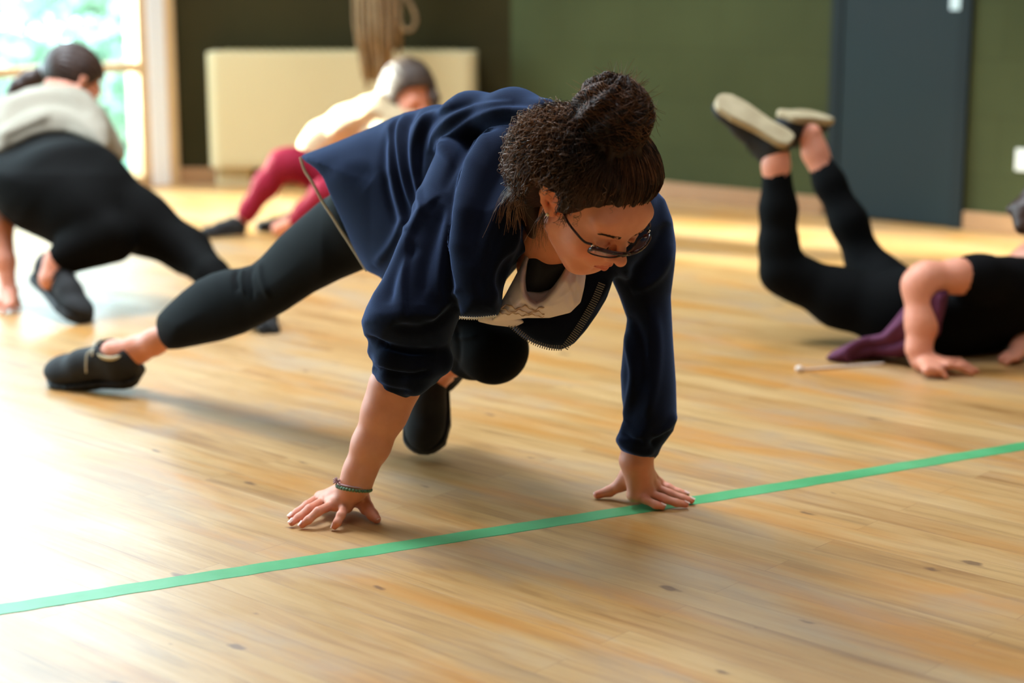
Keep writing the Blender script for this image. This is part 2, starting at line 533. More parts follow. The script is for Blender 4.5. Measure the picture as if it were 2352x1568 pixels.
def wood_material(name, c1, c2, ax, rough=0.45):
    m, nt, b = nodes(name); L = nt.links.new
    tc = add(nt, 'ShaderNodeTexCoord'); w = add(nt, 'ShaderNodeTexNoise', i_Scale=9.0, i_Detail=5.0, i_Distortion=1.0)
    mp = add(nt, 'ShaderNodeMapping'); mp.inputs['Scale'].default_value = ax
    L(tc.outputs['Object'], mp.inputs['Vector']); L(mp.outputs[0], w.inputs['Vector'])
    L(ramp(nt, w.outputs['Fac'], [(0.3, c1), (0.7, c2)]), b.inputs['Base Color'])
    b.inputs['Roughness'].default_value = rough
    return m

M_FLOOR = floor_material()
M_GREEN = wall_material('green_painted_block', rgb(60, 65, 38), rgb(62, 67, 40), RU)
M_DARK = wall_material('olive_painted_block', rgb(44, 39, 18), rgb(46, 41, 19), Vector((1, 0, 0)))
M_CEIL = pbsdf('ceiling_paint', rgb(150, 146, 132), 0.8, colnoise=(1.5, rgb(142, 138, 124)))
M_SKIRT = wood_material('skirting_wood', rgb(150, 110, 72), rgb(168, 126, 86), (1, 1, 12))
M_FRAME = wood_material('window_timber', rgb(196, 162, 116), rgb(208, 176, 132), (14, 14, 1))
M_WHITE = pbsdf('white_gloss_paint', rgb(238, 238, 236), 0.35, colnoise=(3, rgb(232, 232, 230)))
M_REND = wall_material('rear_hall_paint', rgb(78, 80, 58), rgb(80, 82, 60), Vector((1, 0, 0)))

END_R = CORNER + RU * 8.6
END_W = W0 + WU * WIN_L
def wall(name, a, b, h, mat, out, thick=0.2, z0=0.0):
    a = Vector(a); b = Vector(b); out = Vector(out)
    o = MB().box(a + Vector((0, 0, z0)), b - a, out * thick, (0, 0, h - z0)).build(name, mat)
    return tag(o, kind='structure')
fl = MB().add([END_W + Vector((-2, -6, 0)), END_R + Vector((2, -4, 0)), END_R + RU * .3 + Vector((0, .3, 0)), CORNER + Vector((0.05, 0.25, 0)), W0 + Vector((-0.25, 0.25, 0)), END_W - WN * 0.3],
              [(0, 1, 2, 3, 4, 5)]).build('floor', M_FLOOR)
tag(fl, kind='structure')
wall('wall_back', W0 - Vector((0.1, 0, 0)), CORNER + Vector((0.1, 0, 0)), ROOM_H, M_DARK, (0, 1, 0))
wr = wall('wall_right', CORNER, END_R, ROOM_H, M_GREEN, Vector((0.669, 0.744, 0)))
wall('wall_left', W0, END_W, ROOM_H, M_DARK, -WN, 0.25, WIN_H)
wall('wall_side', END_R, END_R + Vector((-.6, -5.5, 0)), ROOM_H, M_REND, (1, 0, 0))
wall('wall_rear', END_W + Vector((-.9, -4.2, 0)), END_R + Vector((0.3, -5.5, 0)), ROOM_H, M_REND, (0, -1, 0))
wall('wall_flank', END_W, END_W + Vector((-.8, -4.2, 0)), ROOM_H, M_REND, (-1, 0, 0))
ce = MB().add([END_W + Vector((-2, -6, ROOM_H)), END_R + Vector((2, -6, ROOM_H)), END_R + Vector((2, 1, ROOM_H)), CORNER + Vector((0.1, 0.4, ROOM_H)), W0 + Vector((-0.4, 0.4, ROOM_H)), END_W + Vector((-1, 0, ROOM_H))],
              [(5, 4, 3, 2, 1, 0)]).build('ceiling', M_CEIL)
tag(ce, kind='structure')

# position along the door wall of the sight line through column px
def along(px, origin=None, d=RU):
    o = origin or CORNER
    k = (px - W / 2) / FPX * (CP)      # X/Y near the horizon band
    # (o+d t).x = k'*(o+d t).y with k' at the floor line
    k = ((px - W / 2) / FPX) / (CP + 0.075 * SP)
    return (k * o.y - o.x) / (d.x - k * d.y)
t_door0 = along(1899); t_door1 = along(2212)
OUTR = Vector((0.669, 0.744, 0))
def skirting(n, a, b, inn):
    a = Vector(a); b = Vector(b); inn = Vector(inn); d = (b - a)
    o = MB().box(a, d, inn * 0.02, (0, 0, 0.075)).build(n, M_SKIRT, bevel=0.004)
    return tag(o, kind='structure')
skirting('baseboard_right', CORNER + RU * 0.0, CORNER + RU * (t_door0 - 0.01), -OUTR)
skirting('baseboard_right', CORNER + RU * (t_door1 + 0.01), END_R, -OUTR)
skirting('baseboard_back', W0, CORNER, (0, -1, 0))

# door, slate blue, with a frame
M_DOOR = pbsdf('slate_door_paint', rgb(38, 49, 51), 0.7, spec=.12, colnoise=(2, rgb(40, 49, 51)))
M_DOORF = pbsdf('slate_door_frame_paint', rgb(34, 42, 44), 0.7, spec=.12, colnoise=(3, rgb(35, 43, 45)))
dr = MB().box(CORNER + RU * (t_door0 + 0.05) - OUTR * 0.012 + Vector((0, 0, 0.008)), RU * (t_door1 - t_door0 - 0.10), OUTR * 0.04, (0, 0, 2.04)).build('door_1', M_DOOR, bevel=0.003)
tag(dr, kind='structure')
fr = MB()
for t in (t_door0, t_door1 - 0.05): fr.box(CORNER + RU * t - OUTR * 0.02, RU * 0.05, OUTR * 0.05, (0, 0, 2.1))
fr.box(CORNER + RU * t_door0 - OUTR * 0.02 + Vector((0, 0, 2.05)), RU * (t_door1 - t_door0), OUTR * 0.05, (0, 0, 0.05))
fr.build('door_frame', M_DOORF, dr)
M_STEEL = pbsdf('brushed_steel', rgb(170, 170, 168), 0.35, metallic=1, bump=(60, .1, .001))
hd = MB(); hb = CORNER + RU * (t_door0 + 0.12) - OUTR * 0.012 + Vector((0, 0, 1.35))
hd.tube([hb, hb - OUTR * 0.05, hb - OUTR * 0.055 + RU * 0.02, hb - OUTR * 0.055 + RU * 0.12], 0.01, 10)
hd.build('door_handle', M_STEEL, dr, smooth=True)
# small pale notice on the door
sg = P(2181, 4, 7.0)
tt = along(2181); base = CORNER + RU * tt - OUTR * 0.0135
pl = MB().box(base - RU * 0.035 + Vector((0, 0, 0.862)), RU * 0.07, -OUTR * 0.003, (0, 0, 0.10)).build('door_sign', pbsdf('pale_notice', rgb(205, 222, 225), 0.4, colnoise=(20, rgb(196, 214, 205))))
tag(pl, 'small pale blue square notice fixed high on the slate door', 'sign')
# socket plate on the right
ts = along(2352); sb = CORNER + RU * (ts - 0.045) - OUTR * 0.001
zs = 0.0
so = empty('wall_switch', sb, 'white square switch plate on the green wall right of the door', 'switch')
dd = 0
zc = P(2345, 366, sb.y).z
MB().box(sb + Vector((0, 0, zc - 0.043)), RU * 0.086, -OUTR * 0.009, (0, 0, 0.086)).build('plate', pbsdf('switch_plastic', rgb(222, 222, 214), 0.3, bump=(40, .05, .001)), so, bevel=0.003)
MB().box(sb + RU * 0.033 - OUTR * 0.009 + Vector((0, 0, zc - 0.016)), RU * 0.02, -OUTR * 0.004, (0, 0, 0.032)).build('rocker', MATS['switch_plastic'], so, bevel=0.001)

# ------------------------------------------------------------------ windows
def glass_material():
    m = bpy.data.materials.new('window_glass'); m.use_nodes = True; nt = m.node_tree
    out = nt.nodes['Material Output']; nt.nodes.remove(nt.nodes['Principled BSDF'])
    t = add(nt, 'ShaderNodeBsdfTransparent'); t.inputs[0].default_value = (0.92, 0.98, 0.95, 1)
    g = add(nt, 'ShaderNodeBsdfGlossy'); g.inputs['Roughness'].default_value = 0.02
    mx = add(nt, 'ShaderNodeMixShader'); mx.inputs[0].default_value = 0.05
    nt.links.new(t.outputs[0], mx.inputs[1]); nt.links.new(g.outputs[0], mx.inputs[2]); nt.links.new(mx.outputs[0], out.inputs[0])
    return m
M_GLASS = glass_material()
UP = Vector((0, 0, 1))
post_w = 0.115
zr1 = P(170, 164, 7.95).z
def window(t0, t1, nm, end_white=False):
    w = MB()
    o = W0 + WU * t0; L = t1 - t0; fw = 0.05; dpt = 0.10
    for t in (0, L - fw): w.box(o + WU * t - WN * 0.06, WU * fw, WN * dpt, UP * WIN_H)
    for z in (0.0, WIN_H - 0.06): w.box(o - WN * 0.06 + UP * z, WU * L, WN * dpt, UP * (0.055 if z == 0 else 0.06))
    for z in (zr1 - 0.022, 2.25): w.box(o + WU * fw - WN * 0.04, WU * (L - 2 * fw), WN * 0.06, UP * 0) if False else w.box(o + WU * fw - WN * 0.04 + UP * z, WU * (L - 2 * fw), WN * 0.06, UP * 0.044)
    f = w.build(nm, M_FRAME, bevel=0.004); tag(f, kind='structure')
    for z0, z1 in ((0.055, zr1 - 0.022), (zr1 + 0.022, 2.25), (2.294, WIN_H - 0.06)):
        MB().box(o + WU * fw - WN * 0.012 + UP * z0, WU * (L - 2 * fw), WN * 0.006, UP * (z1 - z0)).build('pane', M_GLASS, f)
    return f
# white post and timber edge at the far end of the window wall
ow = MB().box(W0 + WU * 0.05 - WN * 0.08, WU * 0.10, WN * 0.13, UP * WIN_H).build('trim_1', M_WHITE, bevel=0.006); tag(ow, kind='structure')
oe = MB().box(W0 - WU * 0.0 - WN * 0.08, WU * 0.05, WN * 0.14, UP * WIN_H).build('trim_2', M_FRAME, bevel=0.004); tag(oe, kind='structure')
t = 0.15; k = 1
while t < WIN_L - 0.3:
    t1 = min(t + 1.55, WIN_L)
    window(t, t1, 'window_%d' % k)
    t = t1; k += 1

# ------------------------------------------------------------------ outdoors
M_GRASS = pbsdf('lawn_grass', rgb(120, 150, 126), 0.9, colnoise=(3, rgb(108, 142, 114), 5))
ld = MB().add([(-40, -20, -0.12), (-1.9, -20, -0.12), (-1.9, 45, -0.12), (-40, 45, -0.12)], [(0, 1, 2, 3)])
ld.v = [tuple(Vector(v)) for v in ld.v]
lw = MB().add([W0 + WU * -12 - WN * 0.5 + UP * -0.1, W0 + WU * -12 - WN * 40 + UP * -0.1, END_W + WU * 15 - WN * 40 + UP * -0.1, END_W + WU * 15 - WN * 0.5 + UP * -0.1], [(0, 1, 2, 3)]).build('ground_outside', M_GRASS)
tag(lw, kind='structure')
# white column of the canopy outside the glass
pc = P(318, 300, 8.75)
cb = Vector((pc.x, pc.y, 0))
co = MB().box(cb - Vector((0.036, 0.05, 0.12)), (0.078, 0, 0), (0, 0.1, 0), (0, 0, 4.2)).build('canopy_column', M_WHITE, bevel=0.005)
tag(co, 'square white outdoor column seen through the window glass', 'column')

M_LEAF = pbsdf('pale_foliage', rgb(200, 224, 208), 0.6, colnoise=(1.2, rgb(216, 230, 200), 4))
M_LEAF2 = pbsdf('blue_green_foliage', rgb(176, 208, 202), 0.6, colnoise=(1.0, rgb(190, 214, 196), 4))
M_BARK = pbsdf('tree_bark', rgb(96, 80, 62), 0.9, bump=(12, .6, .02))
def shrub(name, c, r, hgt, n, mat, label, seed):
    rg = np.random.default_rng(seed)
    root = empty(name, (c[0], c[1], -0.1), label, 'tree' if hgt > 2 else 'shrub', 'greenery outside the window')
    vs = []; fs = []
    for i in range(n):
        d = rg.normal(size=3); d /= np.linalg.norm(d); rr = rg.uniform(0.55, 1.0) * (1 + 0.22 * math.sin(d[0] * 7 + seed) * math.cos(d[2] * 6))
        p = np.array([c[0], c[1], hgt * 0.56]) + d * rr * np.array([r, r, hgt * 0.48])
        s = rg.uniform(0.05, 0.11)
        a = rg.normal(size=3); a /= np.linalg.norm(a); b = np.cross(a, rg.normal(size=3)); b /= np.linalg.norm(b)
        k0 = len(vs)
        vs += [p - a * s, p + b * s * .5, p + a * s, p - b * s * .5]; fs.append((k0, k0 + 1, k0 + 2, k0 + 3))
    link_mesh('foliage', vs, fs, mat, root, smooth=False)
    t = MB()
    t.tube([(c[0], c[1], -0.1), (c[0] + .03, c[1], hgt * .3), (c[0], c[1] + .04, hgt * .6)], [r * .08 + .03, r * .06 + .02, .02], 8)
    for q in range(4):
        an = q * 1.7 + seed
        t.tube([(c[0] + .02, c[1], hgt * .25), (c[0] + math.cos(an) * r * .5, c[1] + math.sin(an) * r * .5, hgt * .6)], [.03, .012], 6)
    t.build('trunk', M_BARK, root, smooth=True)
specs = [(-6.1, 16.6, 1.6, 2.9, 3), (-2.4, 18.2, 1.7, 3.0, 4), (-5.0, 22.6, 2.3, 3.6, 5), (-8.6, 14.0, 1.3, 2.6, 6)]
desc = ['tall loose tree at the left behind the shrubs',
        'tall pale tree right of the garden group', 'tallest far tree at the back of the garden', 'low dense bush at the far left of the garden']
for i, (x, y, r, hg, sd) in enumerate(specs):
    shrub('garden_tree' if hg > 3 else 'garden_shrub', (x, y), r, hg, 2600 if hg < 4 else 3600, M_LEAF if i % 2 == 0 else M_LEAF2, desc[i] + ', outside the glass', sd)
vs = []; fs = []; rg = np.random.default_rng(21)
for i in range(9000):
    x = rg.uniform(-5.6, -1.2); sc = 1 + .25 * math.sin(x * 3.1)
    a_ = rg.uniform(-.3, math.pi + .3); rr = rg.uniform(.7, 1.0)
    p = np.array([x, 11.9 + math.cos(a_) * .75 * rr * -1 + .2 * math.sin(x * 2), max(-.05, -.1 + (math.sin(a_) * 1.5 * sc) * rr)])
    s_ = rg.uniform(.04, .10); a = rg.normal(size=3); a /= np.linalg.norm(a); b = np.cross(a, rg.normal(size=3)); b /= np.linalg.norm(b)
    k0 = len(vs); vs += [p - a * s_, p + b * s_ * .5, p + a * s_, p - b * s_ * .5]; fs.append((k0, k0 + 1, k0 + 2, k0 + 3))
he_ = empty('hedge', (-3.4, 11.9, -.1), 'loose pale green hedge close behind the window glass', 'hedge')
link_mesh('foliage', vs, fs, M_LEAF, he_, smooth=False)
st = MB()
for i in range(9):
    x = -5.2 + i * .48; st.tube([(x, 11.9, -.1), (x + .05, 11.92, .4), (x - .04, 11.9, .9)], [.03, .022, .01], 6)
st.build('stems', M_BARK, he_, smooth=True)['kind'] = 'stuff'

# ------------------------------------------------------------------ convector heater cover
M_CREAM = pbsdf('cream_enamel', rgb(190, 174, 134), 0.42, colnoise=(2, rgb(186, 170, 130)))
Dh = 8.28
def rect(px0, py0, px1, py1, D):
    a = P(px0, py1, D); b = P(px1, py1, D); c = P(px0, py0, D)
    return a, b, c
a, b, c = rect(479, 120, 1096, 386, Dh)
he = empty('convector_heater', ((a.x + b.x) / 2, Dh + 0.1, 0), 'long cream enamelled convector heater against the dark wall', 'heater')
def prism_xy(x0, x1, y0, y1, z0, z1, r, seg=6):
    """box with rounded vertical front corners"""
    pts = [(x1, y1), (x0, y1)]
    for k in range(seg + 1):
        an = math.pi + k / seg * math.pi / 2; pts.append((x0 + r + r * math.cos(an), y0 + r + r * math.sin(an)))
    for k in range(seg + 1):
        an = 1.5 * math.pi + k / seg * math.pi / 2; pts.append((x1 - r + r * math.cos(an), y0 + r + r * math.sin(an)))
    n = len(pts); vs = [(x, y, z0) for x, y in pts] + [(x, y, z1) for x, y in pts]
    fs = [tuple(range(n))[::-1], tuple(range(n, 2 * n))] + [(i, (i + 1) % n, n + (i + 1) % n, n + i) for i in range(n)]
    return MB().add(vs, fs)
zt = c.z; zb = a.z
prism_xy(a.x, b.x, Dh, 8.5, zb, zt, 0.06).build('casing', M_CREAM, he, bevel=0.008)
prism_xy(a.x + 0.025, a.x + 0.20, Dh + 0.05, 8.5, 0.0, zb, 0.02).build('foot', M_CREAM, he, bevel=0.004)
prism_xy(b.x - 0.20, b.x - 0.025, Dh + 0.05, 8.5, 0.0, zb, 0.02).build('foot', M_CREAM, he, bevel=0.004)
gr = MB()
for i in range(26): gr.box((a.x + 0.08 + i * (b.x - a.x - 0.16) / 26, Dh + 0.05, zt), (0.022, 0, 0), (0, 0.13, 0), (0, 0, 0.006))
gr.build('grille', pbsdf('cream_grille', rgb(188, 168, 118), 0.5, bump=(20, .05, .001)), he)
MB().box((a.x + 0.06, Dh - 0.0035, zb + 0.03), (b.x - a.x - 0.12, 0, 0), (0, 0.004, 0), (0, 0, 0.012)).build('trim_strip', M_CREAM, he)

# ------------------------------------------------------------------ hanging rope bundle
M_ROPE = pbsdf('hemp_rope', rgb(140, 114, 80), 0.85, colnoise=(60, rgb(112, 88, 60), 4), bump=(200, .4, .001))
Dr = 7.95
top = P(862, -160, Dr); rb = empty('rope_bundle', (top.x, Dr, 0.3), 'thick beige bundle of ropes hanging in front of the heater', 'rope')
rg = np.random.default_rng(3)
rm = MB()
for i in range(46):
    a0 = rg.uniform(0, 2 * math.pi); rr = math.sqrt(rg.uniform(0, 1))
    pts = []
    L0 = P(862, rg.uniform(96, 215), Dr).z
    for j in range(9):
        t = j / 8
        z = 2.6 + (L0 - 2.6) * t
        wd = 0.055 + 0.06 * t
        if z < 0.62: wd *= 0.62
        pts.append((top.x + math.cos(a0 + t * 1.3) * rr * wd + 0.01 * math.sin(7 * t + i), Dr + math.sin(a0 + t * 1.3) * rr * wd * 0.8, z))
    rm.tube(spline3(pts, 2), 0.0095, 6)
rm.build('strands', M_ROPE, rb, smooth=True)
lp = MB()
pts = [P(x, y, Dr - 0.03) for x, y in ((905, -60), (930, -10), (948, 20), (955, 48), (944, 68), (926, 66), (914, 40), (900, 0))]
lp.tube(spline3(pts, 4), 0.008, 6)
lp.build('loop', M_ROPE, rb, smooth=True)
MB().box((top.x - 0.012, Dr - 0.012, 2.55), (0.024, 0, 0), (0, 0.024, 0), (0, 0, ROOM_H - 2.55)).build('hanger', M_STEEL, rb)

# ------------------------------------------------------------------ fill lamps added at the ceiling, out of view
M_FILL_LAMP = bpy.data.materials.new('fill_lamp_diffuser'); M_FILL_LAMP.use_nodes = True
bb = M_FILL_LAMP.node_tree.nodes['Principled BSDF']; bb.inputs['Emission Color'].default_value = (1, 0.80, 0.56, 1); bb.inputs['Emission Strength'].default_value = 3
for i, (x, y) in enumerate(FILL_LAMPS):
    lo = empty('fill_lamp', (x, y, ROOM_H), 'added round warm fill lamp ' + ['just before the camera', 'near the right rear wall', 'above the dancer with feet raised', 'by the right end of the green tape', 'behind the camera'][i], 'lamp', 'added fill lamps')
    MB().tube([(x, y, ROOM_H), (x, y, ROOM_H - 0.09)], 0.26, 32).build('housing', M_WHITE, lo, smooth=False)
    MB().tube([(x, y, ROOM_H - 0.085), (x, y, ROOM_H - 0.11)], 0.23, 32).build('diffuser', M_FILL_LAMP, lo, smooth=False)
    d = bpy.data.lights.new('fill_lamp_light', 'AREA'); d.shape = 'DISK'; d.size = 0.46; d.energy = 8; d.color = (1, 0.84, 0.66)
    l = bpy.data.objects.new('fill_lamp_light', d); COL.objects.link(l); l.location = (x, y, ROOM_H - 0.13)

# added glowing panels out of view, to light the dancers from above
for i, (x, y, lb) in enumerate(((-1.9, 5.3, 'added square fill panel nearest the window wall'), (0.9, 6.6, 'added square fill panel nearest the dark back corner'), (0.6, 2.6, 'added square fill panel above the front dancer'))):
    r = empty('fill_panel', (x, y, ROOM_H), lb, 'fill_panel', 'added fill panels')
    f = MB()
    for q in ((-.85, -.85, 1.7, .08), (-.85, .77, 1.7, .08), (-.85, -.77, .08, 1.54), (.77, -.77, .08, 1.54)): f.box((x + q[0], y + q[1], ROOM_H - .1), (q[2], 0, 0), (0, q[3], 0), (0, 0, .1))
    f.build('frame', M_WHITE, r)
    M_FILL_PANEL = bpy.data.materials.get('fill_panel_glow') or bpy.data.materials.new('fill_panel_glow')
    M_FILL_PANEL.use_nodes = True; bq = M_FILL_PANEL.node_tree.nodes['Principled BSDF']; bq.inputs['Emission Color'].default_value = (.78, .89, 1, 1); bq.inputs['Emission Strength'].default_value = 6
    MB().box((x - .77, y - .77, ROOM_H - .03), (1.54, 0, 0), (0, 1.54, 0), (0, 0, .02)).build('pane', M_FILL_PANEL, r)
    d = bpy.data.lights.new('fill_panel_light', 'AREA'); d.shape = 'SQUARE'; d.size = 1.5; d.energy = (400, 90, 60)[i]; d.color = (.80, .90, 1)
    l = bpy.data.objects.new('fill_panel_light', d); COL.objects.link(l); l.location = (x, y, ROOM_H - .04)

# ------------------------------------------------------------------ green tape on the floor
M_TAPE = pbsdf('green_tape', rgb(70, 152, 94), 0.4, colnoise=(9, rgb(88, 168, 112), 5), bump=(30, .3, .001))
tl = [(-160, 1428), (0, 1400), (590, 1306), (1176, 1214), (1770, 1121), (2352, 1024), (2600, 983)]
tw = 0.0245
tp = MB(); prev = None; NT = 120
cl = catmull(tl, 20)
g = [PZ(x, y, 0) for x, y in cl]
vs = []; fs = []
for i, p in enumerate(g):
    d = (g[min(i + 1, len(g) - 1)] - g[max(i - 1, 0)]).normalized(); n = Vector((-d.y, d.x, 0))
    e = 0.0008 * math.sin(i * 1.9) + 0.0006 * math.sin(i * 5.1)
    vs += [p + n * (tw + e) + UP * 0.0001, p + n * (tw + e - .001) + UP * 0.0009, p - n * (tw - e - .001) + UP * 0.0009, p - n * (tw - e) + UP * 0.0001]
    if i:
        k = 4 * i; fs += [(k - 4, k, k + 1, k - 3), (k - 3, k + 1, k + 2, k - 2), (k - 2, k + 2, k + 3, k - 1)]
tpo = link_mesh('floor_tape', vs, fs, M_TAPE, smooth=False)
tag(tpo, 'straight strip of green adhesive tape across the wooden floor', 'tape')

# ================================================================== PEOPLE: shared pieces
CAM_R = Vector((1, 0, 0)); CAM_U = Vector((0, SP, CP)); CAM_B = Vector((0, -CP, SP))
def camvec(r, u, b): return (CAM_R * r + CAM_U * u + CAM_B * b).normalized()
def skin_material(name, base):
    m, nt, b = nodes(name)
    at = add(nt, 'ShaderNodeVertexColor', layer_name='tint')
    n = add(nt, 'ShaderNodeTexNoise', i_Scale=55.0, i_Detail=3.0); tc = add(nt, 'ShaderNodeTexCoord'); nt.links.new(tc.outputs['Object'], n.inputs['Vector'])
    f = ramp(nt, n.outputs['Fac'], [(0.3, (0.94, 0.9, 0.9, 1)), (0.7, (1, 1, 1, 1))])
    c = mixc(nt, 1.0, base, at.outputs['Color'], 'MULTIPLY'); c = mixc(nt, 1.0, c, f, 'MULTIPLY')
    nt.links.new(c, b.inputs['Base Color'])
    b.inputs['Roughness'].default_value = 0.48; b.inputs['Specular IOR Level'].default_value = 0.4
    b.inputs['Subsurface Weight'].default_value = 0.12; b.inputs['Subsurface Radius'].default_value = (1, .35, .2); b.inputs['Subsurface Scale'].default_value = 0.01
    bp = add(nt, 'ShaderNodeBump'); bp.inputs['Strength'].default_value = 0.12; bp.inputs['Distance'].default_value = 0.001
    n2 = add(nt, 'ShaderNodeTexNoise', i_Scale=400.0); nt.links.new(tc.outputs['Object'], n2.inputs['Vector'])
    nt.links.new(n2.outputs['Fac'], bp.inputs['Height']); nt.links.new(bp.outputs['Normal'], b.inputs['Normal'])
    return m
M_SKIN = skin_material('skin', rgb(226, 152, 124))
def set_tint(o, cols):
    ca = o.data.color_attributes.new('tint', 'FLOAT_COLOR', 'POINT')
    a = np.ones((len(o.data.vertices), 4), dtype=np.float32); a[:, :3] = cols
    ca.data.foreach_set('color', a.ravel())
def joined(name, parts, mat, parent, tint=None):
    """several sculpted regions as one mesh object"""
    V = []; Q = []; T = []; n = 0
    for p in parts:
        v, q = p[0], p[1]; V.append(v); Q.append(q + n); n += len(v)
        T.append(p[2] if len(p) > 2 and p[2] is not None else np.ones((len(v), 3)))
    o = link_mesh(name, np.concatenate(V), np.concatenate(Q), mat, parent)
    if tint: set_tint(o, np.concatenate(T))
    return o

# ---- shoe: local frame, heel at origin, toe +Y, up +Z
def shoe_pieces():
    s = Sculpt(); k = .02
    s.ell((0, .035, .045), np.eye(3), (.034, .038, .045), .02)
    s.cone((0, .05, .045), (0, .13, .040), .036, .033, .03)
    s.ell((0, .185, .032), np.eye(3), (.042, .058, .028), .035)
    s.cone((0, .03, .062), (0, .05, .082), .032, .030, .02)
    s.cone((0, .09, .060), (0, .14, .050), .026, .022, .03)
    s.cone((0, .036, .075), (0, .048, .13), .024, .026, .006, mode='cut')
    s.custom((-1, -1, -1), (1, 1, .014), lambda X, Y, Z: Z - .012, 0.004, 'cut')
    up = s.mesh(.0035)
    t = Sculpt()
    def sole(X, Y, Z):
        wv = np.interp(Y, [-.01, .03, .09, .17, .215, .25], [.026, .036, .034, .046, .040, .010])
        dx = np.abs(X) - wv; dy = np.abs(Y - .121) - .121
        q = np.maximum(dx + .012, 0); q2 = np.maximum(dy + .018, 0)
        d2 = np.sqrt(q * q + q2 * q2) - .014
        dz = np.abs(Z - .011) - .008
        return np.maximum(d2, dz) - .002
    t.custom((-.06, -.02, -.004), (.06, .27, .03), sole, 0)
    so = t.mesh(.0035)
    lc = MB()
    for i in range(5):
        y = .085 + i * .019; z = .089 - i * .0075; w = .020 - i * .0008
        lc.tube([(-w, y - .004, z - .012), (-w * .5, y, z - .001), (0, y + .002, z + .002), (w * .5, y + .004, z - .001), (w, y + .008, z - .012)], .0028, 6)
    for sx in (-1, 1):
        lc.tube(spline3([(0, .085, .09), (sx * .012, .08, .100), (sx * .026, .078, .094), (sx * .014, .086, .088), (0, .087, .09)], 3), .0022, 6)
        lc.tube(spline3([(0, .085, .09), (sx * .018, .095, .092), (sx * .034, .10, .072), (sx * .040, .104, .055)], 3), .0020, 6)
    # collar lining
    tg = MB(); tg.tube(spline3([(math.cos(a) * .030, .040 + math.sin(a) * .031, .088 + .007 * math.sin(a)) for a in np.linspace(0, 2 * math.pi, 13)], 2), .005, 8)
    return up, so, lc, tg
SHOE = shoe_pieces()
def shoe(parent, heel, toe, up, m_up, m_sole, m_lace, m_trim, scale=1.0, label=None, sole_label=None):
    heel = Vector(heel); y = (Vector(toe) - heel).normalized(); z = Vector(up); z = (z - y * z.dot(y)).normalized(); x = y.cross(z)
    M = np.array([tuple(x), tuple(y), tuple(z)])
    def tr(v): return (np.asarray(v) * scale) @ M + np.array(heel)
    o = link_mesh('shoe', tr(SHOE[0][0]), SHOE[0][1], m_up, parent)
    if label: o['label'] = label
    r = link_mesh('sole', tr(SHOE[1][0]), SHOE[1][1], m_sole); adopt(r, o)
    if sole_label: r['label'] = sole_label
    l = link_mesh('laces', tr(SHOE[2].v), SHOE[2].f, m_lace); adopt(l, o)
    t = link_mesh('collar', tr(SHOE[3].v), SHOE[3].f, m_trim); adopt(t, o)
    return o
def near_tint(V, pts, r, col, T):
    for p in pts:
        d = np.linalg.norm(V - np.array(tuple(p)), axis=1)
        w = np.exp(-(d / r) ** 2)[:, None]
        T *= 1 - w * (1 - np.array(col))
    return T

M_BLKSHOE = pbsdf('black_canvas', rgb(30, 30, 31), 0.8, bump=(300, .3, .001), colnoise=(30, rgb(24, 24, 25)))
M_BLKSOLE = pbsdf('black_rubber', rgb(22, 22, 23), 0.55, bump=(80, .2, .001))
M_TANSOLE = pbsdf('pale_rubber', rgb(206, 192, 158), 0.6, bump=(70, .3, .001))
M_LACE = pbsdf('pale_lace', rgb(198, 190, 168), 0.8, bump=(300, .3, .001))
M_BLKLACE = pbsdf('black_lace', rgb(34, 34, 34), 0.8, bump=(300, .3, .001))
def leggings_mat(name, c, rough=.75):
    return pbsdf(name, c, rough, bump=(500, .15, .0008), spec=.07)
M_LEG = leggings_mat('black_jersey', rgb(9, 10, 11))

# ================================================================== THE DANCER IN THE NAVY HOODIE
W1 = empty('person', PZ(1120, 1160, 0), 'person in navy hoodie and glasses with a hair bun, braced on both hands in front', 'person', None)

# ---------------- head frame
HS = 1.05
HC = P(1363, 449, 2.95)
hF = camvec(.49, -.80, .345)
hX0 = camvec(.76, .22, -.60)
hX = (hX0 - hF * hX0.dot(hF)).normalized()
hU = hF.cross(hX) * 1.0
HB = np.array([tuple(hX), tuple(hF), tuple(hU)], dtype=np.float32)
def HL(x, y, z): return HC + (hX * x + hF * y + hU * z) * HS
def tolocal(X, Y, Z):
    dx, dy, dz = X - HC.x, Y - HC.y, Z - HC.z
    return [(dx * HB[i][0] + dy * HB[i][1] + dz * HB[i][2]) / HS for i in range(3)]

